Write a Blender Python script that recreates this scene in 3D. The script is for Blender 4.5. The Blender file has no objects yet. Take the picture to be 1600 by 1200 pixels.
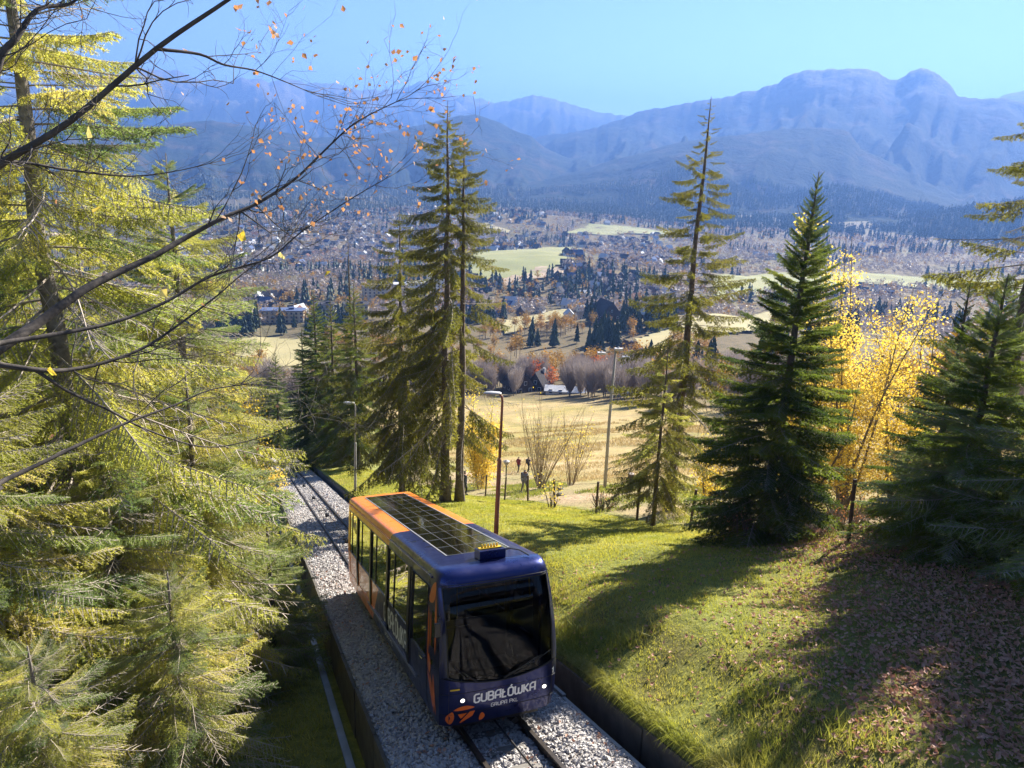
import bpy, bmesh, math, random
import numpy as np
from mathutils import Vector, Matrix, Euler
R_ = math.radians
scene = bpy.context.scene
COL = scene.collection

# =============================== camera ===============================
cam_d = bpy.data.cameras.new('camera'); cam = bpy.data.objects.new('camera', cam_d); COL.objects.link(cam)
cam_d.sensor_fit = 'HORIZONTAL'; cam_d.sensor_width = 36.0; cam_d.lens = 36.0*1230/1600
cam_d.clip_start = 0.1; cam_d.clip_end = 60000
cam.location = (0, 0, 0)
cam.rotation_euler = (Matrix.Rotation(R_(90-16.0), 3, 'X') @ Matrix.Rotation(R_(1.8), 3, 'Z')).to_euler()
scene.camera = cam
# =============================== sky and sun ===============================
HAZE = 1.55e-4
SUN_AZ, SUN_EL = 40.0, 31.0          # degrees right of the view, above the horizon
world = bpy.data.worlds.new('World'); scene.world = world; world.use_nodes = True
wn = world.node_tree; wn.nodes.clear()
sky = wn.nodes.new('ShaderNodeTexSky'); sky.sky_type = 'NISHITA'; sky.sun_disc = False
sky.sun_elevation = R_(SUN_EL); sky.sun_rotation = R_(SUN_AZ)
sky.altitude = 1500; sky.air_density = 0.65; sky.dust_density = 0.05; sky.ozone_density = 1.8
bgn = wn.nodes.new('ShaderNodeBackground'); bgn.inputs['Strength'].default_value = 0.054
won = wn.nodes.new('ShaderNodeOutputWorld')
wn.links.new(sky.outputs[0], bgn.inputs[0]); wn.links.new(bgn.outputs[0], won.inputs[0])
sun_d = bpy.data.lights.new('sun', 'SUN'); sun_d.energy = 5.0; sun_d.angle = R_(0.53); sun_d.color = (1.0, .93, .80)
sun = bpy.data.objects.new('sun', sun_d); COL.objects.link(sun)
sdir = Vector((math.sin(R_(SUN_AZ))*math.cos(R_(SUN_EL)), math.cos(R_(SUN_AZ))*math.cos(R_(SUN_EL)), math.sin(R_(SUN_EL))))
sun.rotation_euler = sdir.to_track_quat('Z', 'Y').to_euler(); sun.location = sdir*200
vs = scene.view_settings; vs.view_transform = 'Standard'; vs.look = 'None'; vs.exposure = 2.12; vs.gamma = 1.0
scene.display_settings.display_device = 'sRGB'
scene.render.engine = 'CYCLES'
cy = scene.cycles; cy.use_denoising = True; cy.max_bounces = 8; cy.diffuse_bounces = 3; cy.glossy_bounces = 3
cy.transmission_bounces = 4; cy.transparent_max_bounces = 10; cy.volume_bounces = 0; cy.caustics_reflective = False; cy.caustics_refractive = False
cy.sample_clamp_indirect = 6

# =============================== helpers ===============================
def tag(o, label=None, cat=None, group=None, kind=None):
    if label: o['label'] = label
    if cat: o['category'] = cat
    if group: o['group'] = group
    if kind: o['kind'] = kind
    return o
def link(name, data, parent=None, loc=None):
    o = bpy.data.objects.new(name, data); COL.objects.link(o)
    if parent: o.parent = parent
    if loc is not None: o.location = loc
    return o
def empty(name, loc=(0, 0, 0), rz=0.0, label=None, cat=None, group=None):
    o = link(name, None, None, loc); o.rotation_euler[2] = rz; o.empty_display_size = .2
    return tag(o, label, cat, group)
def tri_mesh(name, V, F, mats, midx=None, smooth=False, col=None, uv=None):
    """mesh from numpy triangles or quads (F is n x 3 or n x 4)"""
    V = np.asarray(V, np.float32); F = np.asarray(F, np.int32); k = F.shape[1]
    me = bpy.data.meshes.new(name)
    me.vertices.add(len(V)); me.vertices.foreach_set('co', V.ravel())
    me.loops.add(F.size); me.loops.foreach_set('vertex_index', F.ravel())
    me.polygons.add(len(F)); me.polygons.foreach_set('loop_start', np.arange(0, F.size, k, dtype=np.int32))
    if midx is not None: me.polygons.foreach_set('material_index', np.asarray(midx, np.int32))
    me.polygons.foreach_set('use_smooth', np.full(len(F), smooth, dtype=bool))
    for m in (mats if isinstance(mats, (list, tuple)) else [mats]): me.materials.append(m)
    if col is not None:
        at = me.color_attributes.new('tint', 'FLOAT_COLOR', 'POINT')
        c4 = np.ones((len(V), 4), np.float32); c4[:, :3] = col; at.data.foreach_set('color', c4.ravel())
    if uv is not None:
        l = me.uv_layers.new(name='livery'); l.data.foreach_set('uv', np.asarray(uv, np.float32)[F.ravel()].ravel())
    me.update(calc_edges=True); me.validate()
    return me
class MB:
    """collects polygons, builds ONE mesh"""
    def __init__(s): s.v = []; s.f = []; s.m = []; s.uv = None
    def poly(s, pts, m=0):
        b = len(s.v); s.v += [tuple(p) for p in pts]; s.f.append(tuple(range(b, b+len(pts)))); s.m.append(m)
    def box(s, c, h, ax=None, m=0):
        c = np.array(c, float); A = np.eye(3) if ax is None else np.array(ax, float)
        b = len(s.v)
        for i in (-1, 1):
            for j in (-1, 1):
                for k in (-1, 1): s.v.append(tuple(c + A[0]*h[0]*i + A[1]*h[1]*j + A[2]*h[2]*k))
        for q in ((0, 1, 3, 2), (4, 6, 7, 5), (0, 4, 5, 1), (2, 3, 7, 6), (0, 2, 6, 4), (1, 5, 7, 3)):
            s.f.append(tuple(b+i for i in q)); s.m.append(m)
    def tube(s, pts, rad, n=8, m=0, cap=True):
        pts = [np.array(p, float) for p in pts]; rad = [rad]*len(pts) if np.isscalar(rad) else rad
        b = len(s.v); up = np.array([.31, .22, .92])
        for i, p in enumerate(pts):
            d = pts[min(i+1, len(pts)-1)] - pts[max(i-1, 0)]; d /= np.linalg.norm(d)+1e-9
            if abs(d@up) > .98: up = np.array([.9, .3, .1])
            a = np.cross(d, up); a /= np.linalg.norm(a); c = np.cross(d, a)
            for k in range(n):
                t = 2*math.pi*k/n; s.v.append(tuple(p + (a*math.cos(t)+c*math.sin(t))*rad[i]))
        for i in range(len(pts)-1):
            for k in range(n):
                s.f.append((b+i*n+k, b+i*n+(k+1) % n, b+(i+1)*n+(k+1) % n, b+(i+1)*n+k)); s.m.append(m)
        if cap:
            s.f.append(tuple(b+k for k in range(n))[::-1]); s.m.append(m)
            e = b+(len(pts)-1)*n; s.f.append(tuple(e+k for k in range(n))); s.m.append(m)
    def mesh(s, name, mats, smooth=False):
        me = bpy.data.meshes.new(name); me.from_pydata(s.v, [], s.f)
        for m in (mats if isinstance(mats, (list, tuple)) else [mats]): me.materials.append(m)
        me.polygons.foreach_set('material_index', s.m)
        if smooth: me.polygons.foreach_set('use_smooth', [True]*len(s.f))
        bm = bmesh.new(); bm.from_mesh(me); bmesh.ops.recalc_face_normals(bm, faces=bm.faces); bm.to_mesh(me); bm.free()
        return me
    def obj(s, name, mats, parent=None, loc=None, smooth=False): return link(name, s.mesh(name, mats, smooth), parent, loc)
def bevel(o, w=.01, seg=2):
    m = o.modifiers.new('bevel', 'BEVEL'); m.width = w; m.segments = seg; m.limit_method = 'ANGLE'; m.angle_limit = R_(35); return o

# =============================== materials ===============================
def nt(name):
    m = bpy.data.materials.new(name); m.use_nodes = True; t = m.node_tree; t.nodes.clear()
    o = t.nodes.new('ShaderNodeOutputMaterial'); return m, t, o
def N(t, kind, **kw):
    n = t.nodes.new(kind)
    for k, v in kw.items():
        if hasattr(n, k) and not k.startswith('i_'): setattr(n, k, v)
    return n
def noise(t, scale, detail=4, rough=.6, coord='Object', dist=0.0):
    tc = t.nodes.new('ShaderNodeTexCoord'); n = t.nodes.new('ShaderNodeTexNoise')
    n.inputs['Scale'].default_value = scale; n.inputs['Detail'].default_value = detail; n.inputs['Roughness'].default_value = rough
    n.inputs['Distortion'].default_value = dist
    t.links.new(tc.outputs[coord], n.inputs['Vector']); return n
def ramp(t, src, stops):
    r = t.nodes.new('ShaderNodeValToRGB'); e = r.color_ramp.elements
    while len(e) < len(stops): e.new(.5)
    for i, (p, c) in enumerate(stops): e[i].position = p; e[i].color = (*c, 1)
    t.links.new(src, r.inputs[0]); return r
def mixc(t, f, a, b, mode='MIX'):
    m = t.nodes.new('ShaderNodeMix'); m.data_type = 'RGBA'; m.blend_type = mode
    for s, v in ((0, f), (6, a), (7, b)):
        if hasattr(v, 'node'): t.links.new(v, m.inputs[s])
        elif s == 0: m.inputs[0].default_value = v
        else: m.inputs[s].default_value = (*v, 1)
    return m.outputs[2]
def bump(t, src, strength, dist=.02):
    b = t.nodes.new('ShaderNodeBump'); b.inputs['Strength'].default_value = strength; b.inputs['Distance'].default_value = dist
    t.links.new(src, b.inputs['Height']); return b.outputs[0]
def surf(name, c1, c2=None, scale=4.0, rough=.8, bstr=0.0, bdist=.01, metal=0.0, detail=5, coat=0.0, spec=.5, lo=.3, hi=.7):
    m, t, o = nt(name); p = t.nodes.new('ShaderNodeBsdfPrincipled'); t.links.new(p.outputs[0], o.inputs[0])
    p.inputs['Roughness'].default_value = rough; p.inputs['Metallic'].default_value = metal
    p.inputs['Coat Weight'].default_value = coat; p.inputs['Specular IOR Level'].default_value = spec
    if c2 is None: c2 = tuple(c*.8 for c in c1)
    n = noise(t, scale, detail); r = ramp(t, n.outputs[0], [(lo, c1), (hi, c2)])
    t.links.new(r.outputs[0], p.inputs['Base Color'])
    if bstr: t.links.new(bump(t, n.outputs[0], bstr, bdist), p.inputs['Normal'])
    return m
def leafy(name, cols, trans=.45, rough=.6, nscale=1.2, tmul=(1.25, 1.2, .6)):
    """foliage: reflecting + light let through, hue varies per piece and across the piece"""
    m, t, o = nt(name)
    oi = t.nodes.new('ShaderNodeObjectInfo'); nz = noise(t, nscale, 3)
    ad = t.nodes.new('ShaderNodeMath'); ad.operation = 'MULTIPLY_ADD'; ad.inputs[1].default_value = .55
    t.links.new(oi.outputs['Random'], ad.inputs[0])
    sb = t.nodes.new('ShaderNodeMath'); sb.operation = 'MULTIPLY_ADD'; sb.inputs[1].default_value = 1.3; sb.inputs[2].default_value = -.42
    t.links.new(nz.outputs[0], sb.inputs[0]); t.links.new(sb.outputs[0], ad.inputs[2])
    k = len(cols); r = ramp(t, ad.outputs[0], [(i/(k-1), c) for i, c in enumerate(cols)])
    p = t.nodes.new('ShaderNodeBsdfPrincipled'); p.inputs['Roughness'].default_value = rough; p.inputs['Specular IOR Level'].default_value = .3
    t.links.new(r.outputs[0], p.inputs['Base Color'])
    tr = t.nodes.new('ShaderNodeBsdfTranslucent'); t.links.new(mixc(t, 1.0, r.outputs[0], tmul, 'MULTIPLY'), tr.inputs[0])
    mx = t.nodes.new('ShaderNodeMixShader'); mx.inputs[0].default_value = trans
    t.links.new(p.outputs[0], mx.inputs[1]); t.links.new(tr.outputs[0], mx.inputs[2]); t.links.new(mx.outputs[0], o.inputs[0])
    return m
M = {}
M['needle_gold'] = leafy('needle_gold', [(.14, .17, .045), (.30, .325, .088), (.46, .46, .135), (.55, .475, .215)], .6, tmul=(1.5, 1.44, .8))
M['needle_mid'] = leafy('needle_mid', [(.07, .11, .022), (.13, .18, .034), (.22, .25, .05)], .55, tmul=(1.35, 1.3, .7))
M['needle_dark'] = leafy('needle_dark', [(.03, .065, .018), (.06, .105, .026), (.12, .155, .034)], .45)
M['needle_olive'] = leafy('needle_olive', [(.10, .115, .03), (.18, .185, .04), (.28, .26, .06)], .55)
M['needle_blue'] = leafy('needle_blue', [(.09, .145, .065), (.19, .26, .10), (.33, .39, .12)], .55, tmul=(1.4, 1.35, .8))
M['bark'] = surf('bark', (.075, .055, .042), (.17, .135, .11), 9, .95, .8, .02)
M['bark_grey'] = surf('bark_grey', (.10, .085, .075), (.25, .22, .19), 11, .95, .8, .01)
M['bark_maple'] = surf('bark_maple', (.022, .018, .017), (.085, .07, .062), 13, .9, .8, .008)
M['twig'] = surf('twig', (.20, .165, .14), (.40, .34, .30), 5, .9)
M['leaf_yellow'] = leafy('leaf_yellow', [(.54, .41, .06), (.74, .61, .13), (.86, .77, .38)], .5, nscale=3, tmul=(1.15, 1.0, .5))
M['leaf_dry'] = leafy('leaf_dry', [(.30, .16, .09), (.45, .27, .15), (.58, .40, .26)], .4, nscale=6, tmul=(1.2, .9, .6))
M['leaf_orange'] = leafy('leaf_orange', [(.30, .09, .025), (.42, .15, .035), (.5, .24, .06)], .4, nscale=.8, tmul=(1.2, .8, .5))
M['leaf_litter'] = leafy('leaf_litter', [(.19, .095, .06), (.37, .20, .135), (.52, .32, .235), (.62, .44, .34)], .25, nscale=8, tmul=(1, .8, .7))
M['grass'] = leafy('grass', [(.14, .175, .035), (.26, .29, .06), (.39, .375, .095), (.50, .43, .18)], .45, nscale=.45)
M['grass_tall'] = leafy('grass_tall', [(.13, .17, .035), (.22, .24, .06), (.36, .32, .13)], .45, nscale=.7)
M['ballast_stone'] = leafy('ballast_stone', [(.22, .205, .20), (.38, .36, .35), (.55, .525, .51)], 0.0, .9, nscale=9)
# ---- terrain: a hillside that falls away along the track, then a valley floor ----
LX, LY = 0.94231, 0.33473            # unit vector across the track (to the right, uphill view)
HX, HY = -0.33473, 0.94231           # unit vector along the track, downhill
SLOPE = 0.3181
def world_xy(s, t): return s*LX + t*HX, s*LY + t*HY
def track_st(x, y): return x*LX + y*LY, x*HX + y*HY
_TT = np.array([-60, 110, 180, 260, 400, 600, 900, 1300, 1800, 2600, 6000.])
_SS = np.array([.3181, .3181, .25, .20, .13, .085, .045, .015, .0, -.008, -.012])
_tf = np.concatenate([np.arange(-60, 400, 2.), np.arange(400, 6000, 20.)])
_sf = np.interp(_tf, _TT, _SS)
_zf = -np.concatenate([[0], np.cumsum((_sf[1:]+_sf[:-1])/2*np.diff(_tf))])
_zf += -6.296 - np.interp(0, _tf, _zf)
def smooth(a, b, v):
    k = np.clip((v-a)/(b-a), 0, 1); return k*k*(3-2*k)
def hash2(i, j, seed):
    h = (i.astype(np.int64)*374761393 + j.astype(np.int64)*668265263 + seed*974634777) & 0x7fffffff
    h = ((h ^ (h >> 13))*1274126177) & 0x7fffffff
    return ((h ^ (h >> 16)) & 0xffff)/65535.0
def vnoise(x, y, seed=0):
    x = np.asarray(x, float); y = np.asarray(y, float)
    i, j = np.floor(x), np.floor(y); fx, fy = x-i, y-j
    fx = fx*fx*(3-2*fx); fy = fy*fy*(3-2*fy)
    a, b = hash2(i, j, seed), hash2(i+1, j, seed); c, d = hash2(i, j+1, seed), hash2(i+1, j+1, seed)
    return (a*(1-fx)+b*fx)*(1-fy) + (c*(1-fx)+d*fx)*fy
def fbm(x, y, seed=0, octs=4):
    v, a, n = 0, 1, 0
    for o in range(octs):
        v = v + a*(vnoise(x*2**o, y*2**o, seed+o*17)-.5); n += a; a *= .5
    return v/n*2
def ground_rel(s, t):
    """height above the plane of the track bed"""
    s = np.asarray(s, float); t = np.asarray(t, float)
    fence = np.interp(t, [0, 14.7, 18, 22, 29.5, 38, 46, 58, 90], [2.2, 1.6, 1.15, .7, .3, -.1, -.8, -1.9, -2.4])
    crest = np.interp(t, [0, 15, 30, 45, 70], [1.2, 1.2, 1.0, .65, .5])
    n = fbm(s*.35, t*.35, 3)*.16*smooth(6.2, 8, s)
    right = np.where(s < 8.6, .42 + (crest-.42)*smooth(5.9, 8.6, s), crest + (fence-crest)*smooth(8.6, 14.7, s)) + n
    far = fbm(s*.02, t*.02, 9)*3*smooth(25, 120, s)
    left = -1.22 + .10*np.clip(1.2-s, 0, 60) + fbm(s*.3, t*.3, 5)*.2*smooth(1., -1., s)
    r = np.where(s < 1.46, left, np.where(s < 1.84, -1.25, np.where(s < 5.52, -.25, np.where(s < 5.93, -.75, right+far))))
    return r
def ground_z(x, y):
    s, t = track_st(np.asarray(x, float), np.asarray(y, float)); r = np.hypot(x, y)
    te = t + (r-t)*.5*smooth(120, 700, r)
    z = np.interp(te, _tf, _zf)
    rel = ground_rel(s, t)
    # the cutting belongs to the near hillside only
    k = smooth(93, 101, t)
    rel = rel*(1-k) + k*np.where(s > 8, rel, -.4)
    big = fbm(x/220., y/220., 21, 3)*8*smooth(200, 600, r)
    hump = 26*np.exp(-(((x-60)/190)**2 + ((y-1050)/230)**2)) + 14*np.exp(-(((x-120)/90)**2+((y-560)/110)**2)) + 30*np.exp(-(((x+60)/350)**2+((y-2050)/160)**2))
    return z + rel + big + hump
# ---- end terrain ----

# =============================== the ground ===============================
def grid_faces(nu, nv):
    i = np.arange(nu-1)[:, None]*nv + np.arange(nv-1)[None, :]
    return np.stack([i, i+nv, i+nv+1, i+1], -1).reshape(-1, 4)
s_lines = np.concatenate([-20-np.geomspace(.4, 3600, 60)[::-1], np.arange(-20, 1.3, .5), [1.44, 1.47, 1.83, 1.86, 3.8, 5.50, 5.53, 5.92, 5.95], np.arange(6.1, 16, .25), np.arange(16, 40, .5), 40+np.geomspace(.6, 4200, 75)])
t_lines = np.concatenate([np.arange(-14, 60, .5), 60+np.geomspace(.6, 3700, 150)])
Sg, Tg = np.meshgrid(s_lines, t_lines, indexing='ij'); Xg, Yg = world_xy(Sg, Tg); Zg = ground_z(Xg, Yg)
Rg = np.hypot(Xg, Yg)
# what grows or lies where (albedo of the ground itself)
C = np.zeros(Xg.shape+(3,)); 
def lay(mask, c):
    global C
    mask = np.clip(mask, 0, 1)[..., None]; C = C*(1-mask) + np.array(c)*mask
lay(np.ones_like(Xg), (.20, .21, .065))
n1 = fbm(Xg*.25, Yg*.25, 31); n2 = fbm(Xg*.05, Yg*.05, 32); n3 = fbm(Xg*.9, Yg*.9, 33)
lay(smooth(-.1, .5, n1)*.6, (.21, .20, .06))
lay(smooth(13, 5, Tg - (Sg-9)*1.1)*smooth(7, 9, Sg)*(.6+.5*n3), (.11, .085, .055))          # soil under the leaf litter
lay(smooth(8.6, 7.2, Sg)*smooth(5.9, 6.1, Sg)*.7*smooth(-.2, .3, n3), (.13, .10, .05))
lay(smooth(2, -2, Sg)*.75, (.10, .085, .04))
dirt = smooth(14.9, 15.6, Sg)*smooth(27, 21.5, Sg + n2*8)*smooth(95, 75, Tg)*(.75+.5*n1)
lay(dirt*.95, (.34, .25, .20))                                                              # trodden path beyond the fence
mead = smooth(23, 29, Sg + n2*8)*(1-.0*Sg)
lay(mead, (.33, .25, .145)); lay(mead*smooth(-.1, .5, n2+.4*n1), (.26, .215, .09)); lay(mead*smooth(.1, .6, -n2+.3*n1), (.38, .28, .19))
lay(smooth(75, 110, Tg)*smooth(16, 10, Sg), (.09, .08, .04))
rows = fbm(Sg*.9, Tg*.06, 55, 3); lay(mead*smooth(.05, .5, rows)*.5, (.19, .16, .07)); lay(mead*smooth(.1, .5, -rows)*.35, (.40, .31, .21))
lay(smooth(225, 270, Yg)*.9, (.085, .07, .05)); edge_ = smooth(-6, 6, Xg-(12+(262-Yg)*.36))*smooth(95, 125, Yg); lay(edge_*.85, (.13, .10, .065))
vn = fbm(Xg/90, Yg/90, 41); lay(smooth(500, 800, Rg)*smooth(0, .4, vn)*.6, (.12, .115, .055))
m, t, o = nt('ground'); p = t.nodes.new('ShaderNodeBsdfPrincipled'); t.links.new(p.outputs[0], o.inputs[0]); p.inputs['Roughness'].default_value = .95; p.inputs['Specular IOR Level'].default_value = .15
ca = t.nodes.new('ShaderNodeAttribute'); ca.attribute_name = 'tint'
na = noise(t, 3.5, 8, .7); nb = noise(t, .35, 4)
c1 = mixc(t, 1.0, ca.outputs[0], ramp(t, na.outputs[0], [(.3, (.55, .6, .5)), (.7, (1.4, 1.35, 1.25))]).outputs[0], 'MULTIPLY')
c1 = mixc(t, 1.0, c1, ramp(t, nb.outputs[0], [(.3, (.8, .85, .75)), (.7, (1.2, 1.15, 1.1))]).outputs[0], 'MULTIPLY')
nd_ = noise(t, .09, 6, .7)
c1 = mixc(t, 1.0, c1, ramp(t, nd_.outputs[0], [(.35, (.75, .78, .7)), (.65, (1.22, 1.18, 1.15))]).outputs[0], 'MULTIPLY')
t.links.new(c1, p.inputs['Base Color']); t.links.new(bump(t, na.outputs[0], .9, .12), p.inputs['Normal']); M['ground'] = m
me = tri_mesh('hillside_and_valley', np.stack([Xg, Yg, Zg], -1).reshape(-1, 3), grid_faces(*Xg.shape), M['ground'], smooth=True, col=C.reshape(-1, 3))
tag(link('ground', me), kind='structure')

# ---- fields draped over the valley floor ----
def in_poly(px, py, poly):
    r = np.zeros(px.shape, bool); j = len(poly)-1
    for i in range(len(poly)):
        xi, yi = poly[i]; xj, yj = poly[j]
        c = ((yi > py) != (yj > py)) & (px < (xj-xi)*(py-yi)/(yj-yi+1e-9)+xi); r ^= c; j = i
    return r
FIELDS = [
 ('field', [(-72, 1340), (-7, 1340), (51, 1473), (120, 1519), (130, 1409), (62, 1044), (83, 1041), (67, 986), (33, 903), (-4, 874), (-39, 877), (-66, 969)], 'green'),
 ('ploughed_field', [(-25, 862), (35, 965), (64, 926), (58, 885), (11, 872), (-3, 840)], 'brown'),
 ('field', [(101, 1741), (176, 1962), (280, 1980), (376, 1940), (354, 1817), (283, 1834), (171, 1744)], 'green'),
 ('field', [(-115, 1849), (-72, 1889), (-11, 1766), (-10, 1712), (-88, 1748)], 'straw'),
 ('field', [(251, 1016), (365, 1141), (507, 1194), (635, 1160), (800, 1150), (780, 1010), (619, 1006), (565, 1028), (467, 1055), (285, 882), (207, 801)], 'green'),
 ('meadow', [(156, 598), (238, 731), (262, 697), (158, 479), (126, 464), (85, 428), (66, 397), (62, 426), (75, 456), (106, 499)], 'straw'),
 ('meadow', [(-14, 539), (-6, 604), (27, 694), (50, 699), (42, 593), (21, 543), (3, 517), (-7, 504)], 'straw'),
 ('meadow', [(-190, 470), (-170, 520), (-141, 515), (-115, 475), (-100, 410), (-98, 384), (-117, 360), (-150, 390)], 'straw')]
FIELD_POLYS = [f[1] for f in FIELDS]
FM = {'green': surf('field_green', (.17, .185, .05), (.23, .22, .07), .012, .95, lo=.35, hi=.65), 'straw': surf('field_straw', (.24, .21, .085), (.32, .27, .12), .02, .95, lo=.35, hi=.65), 'brown': surf('field_brown', (.25, .185, .12), (.34, .25, .17), .03, .95, lo=.35, hi=.65)}
for nm, poly, kd in FIELDS:
    P = np.array(poly); x0, y0 = P.min(0); x1, y1 = P.max(0); st = max(4., (y1-y0)/70)
    gx, gy = np.meshgrid(np.arange(x0, x1+st, st), np.arange(y0, y1+st, st), indexing='ij')
    wob = 6*fbm(gx/40, gy/40, 7)
    ins = in_poly(gx+wob, gy-wob, poly); V = np.stack([gx, gy, ground_z(gx, gy)+.5+.0009*np.hypot(gx, gy)], -1).reshape(-1, 3)
    Fq = grid_faces(*gx.shape); Fq = Fq[ins.ravel()[Fq].sum(1) >= 3]
    tag(link(nm, tri_mesh(nm, V, Fq, FM[kd], smooth=True)), kind='structure')

# =============================== the mountains ===============================
RIDGES = dict(
 far=(11500, 5200, 1.1, [(-50, .05), (-34.99, .0595), (-26.92, .0711), (-23.28, .0832), (-21.99, .0807), (-21.45, .0774), (-20.63, .0716), (-19.93, .0736), (-19.47, .0727), (-18.56, .077), (-17.56, .0794), (-16.77, .076), (-15.96, .0809), (-15.14, .081), (-14.34, .0761), (-13.51, .0782), (-12.26, .0772), (-11.01, .0712), (-9.74, .0735), (-8.88, .0727), (-8.24, .0718), (-7.59, .0779), (-6.73, .0814), (-5.87, .0834), (-5.35, .078), (-4.65, .0691), (-3.9, .071), (-3.25, .07), (-2.37, .0661), (-1.66, .0622), (-.59, .057), (3.84, .0446), (8.21, .0465), (20.59, .0436), (34.23, .0521), (50, .05)]),
 peak=(9800, 3000, 1.0, [(-16, 0), (-9.35, .03), (-4.99, .0487), (-2.36, .0611), (-1.05, .0654), (-.18, .0695), (.82, .0743), (1.57, .0725), (2.9, .0667), (5.12, .0575), (7.09, .0533), (8.18, .0516), (12.51, .041), (20, .02), (30, 0)]),
 right_far=(9000, 3000, 1.0, [(20, 0), (27.1, .0548), (28.98, .0721), (29.9, .0782), (30.81, .0842), (32.33, .0885), (35.27, .0902), (50, .08)]),
 giant=(6300, 2400, 1.15, [(-10, -.03), (-4.96, -.0135), (-1.4, .0086), (1.68, .0281), (3.88, .0329), (5.61, .041), (7.32, .0512), (8.36, .0596), (10.26, .0659), (11.72, .0706), (13.56, .076), (15.56, .084), (16.91, .0923), (17.82, .1025), (18.66, .1051), (20.11, .1063), (21.99, .106), (22.82, .1039), (23.47, .0959), (23.91, .0946), (24.31, .0968), (24.72, .1025), (25.23, .1075), (25.77, .1035), (26.53, .0962), (27.08, .0869), (27.51, .0773), (28.28, .0747), (29.11, .0758), (30.27, .0744), (31.58, .0705), (35.63, .058), (50, .04)]),
 mid_left=(5000, 1700, 1.1, [(-50, .015), (-35.32, .0176), (-28.89, .0294), (-23.57, .0231), (-20.49, .0316), (-18.53, .0275), (-16.53, .0218), (-13.64, .0172), (-11.08, .0195), (-8.92, .0266), (-7.17, .0342), (-5.42, .0426), (-4.11, .0477), (-3.01, .0491), (-1.45, .0419), (-.56, .0343), (.79, .0269), (1.71, .014), (3.98, -.0013), (6.72, -.0209), (9, -.06)]),
 hill_right=(4300, 1100, 1.1, [(-3, -.06), (-.43, -.0402), (1.81, -.0275), (4.02, -.0133), (6.64, .0016), (8.78, .0131), (10.89, .0244), (12.98, .0311), (15.05, .0348), (17.05, .0411), (19.03, .0438), (20.97, .0437), (21.69, .0398), (22.48, .0222), (23.88, .0119), (25.48, -.0023), (27.04, -.0149), (28.22, -.0275), (30.1, -.0426), (33, -.06)]),
 low_a=(3750, 700, 1.2, [(-30, -.04), (-20, -.032), (-11.16, -.0375), (-7.63, -.0322), (-4.95, -.031), (-2.24, -.035), (-.45, -.0287), (1.8, -.0252), (3.14, -.0184), (5.36, -.0126), (7.55, -.0069), (10.11, .0086), (12.66, .0135), (14.44, -.003), (16.28, -.0298), (18.02, -.0432), (21, -.06)]),
 low_b=(3250, 520, 1.2, [(-8, -.075), (-4.93, -.0694), (-2.22, -.055), (.49, -.0458), (2.74, -.0384), (4.97, -.0318), (7.18, -.0244), (9.35, -.0163), (11.9, -.0045), (14.12, -.0201), (17.19, -.0424), (19.57, -.0317), (21.07, -.0191), (23.05, -.0248), (25.04, -.0372), (26.95, -.0444), (30, -.06)]),
 low_c=(2750, 420, 1.2, [(15, -.075), (19.41, -.0655), (22.56, -.0595), (25.19, -.0539), (26.96, -.0458), (29.02, -.0383), (31.97, -.0294), (35.05, -.0227), (50, -.02)]))
def mountain_z(az, r):
    zf = -165 + 0*r
    z = zf + 0.0
    for i, (k, (D, W, ex, prof)) in enumerate(RIDGES.items()):
        a, e = np.array(prof).T
        el = np.interp(az, a, e)
        jag = .0028 if k == 'far' else (.002 if k in ('giant', 'peak') else .0006)
        el = el + jag*fbm(az*2.6, az*0+i, 60+i, 4)
        Dz = D*(1 + .035*fbm(az*.16, az*0+3, 80+i, 2))           # the crest wanders nearer and farther
        top = el*Dz
        x = np.abs(r-Dz)/W
        spur = fbm(az*D/5200.*.55 + .8*fbm(r/900, az*.2, 11+i), r/1500, 90+i, 4)   # spurs and gullies run down the flank
        x = np.clip(x*(1+.40*spur*smooth(0, .25, x)), 0, 1)
        zi = -165 + (top+165)*(1-x)**ex + 120*(W/2500)*fbm(r*np.sin(np.radians(az))/520., r*np.cos(np.radians(az))/620., 40+i, 5)*smooth(0, .12, x)*smooth(1, .7, x)
        z = np.maximum(z, np.where(top > -165, zi, -900))
    return z
azs = np.linspace(-46, 46, 760); rs = np.concatenate([np.arange(2250, 4600, 26), np.arange(4600, 7000, 45), np.arange(7000, 13500, 110)])
AZ, RR = np.meshgrid(azs, rs, indexing='ij'); MX, MY = RR*np.sin(np.radians(AZ)), RR*np.cos(np.radians(AZ))
mz = mountain_z(AZ, RR); gz = ground_z(MX, MY)
MZ = np.where(mz > -164.5, np.maximum(mz, gz-4), gz-4)
m, t, o = nt('mountain'); p = t.nodes.new('ShaderNodeBsdfPrincipled'); t.links.new(p.outputs[0], o.inputs[0]); p.inputs['Roughness'].default_value = 1.0; p.inputs['Specular IOR Level'].default_value = .05
ge = t.nodes.new('ShaderNodeNewGeometry'); sx = t.nodes.new('ShaderNodeSeparateXYZ'); t.links.new(ge.outputs['Position'], sx.inputs[0])
n1_ = noise(t, .0016, 6, .65); n2_ = noise(t, .02, 5, .7); n3_ = noise(t, .0045, 5, .6)
hh = t.nodes.new('ShaderNodeMath'); hh.operation = 'MULTIPLY_ADD'; hh.inputs[1].default_value = 420; t.links.new(n1_.outputs[0], hh.inputs[0]); t.links.new(sx.outputs[2], hh.inputs[2])
mr = t.nodes.new('ShaderNodeMapRange'); mr.inputs[1].default_value = 560; mr.inputs[2].default_value = 860; t.links.new(hh.outputs[0], mr.inputs[0])
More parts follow.
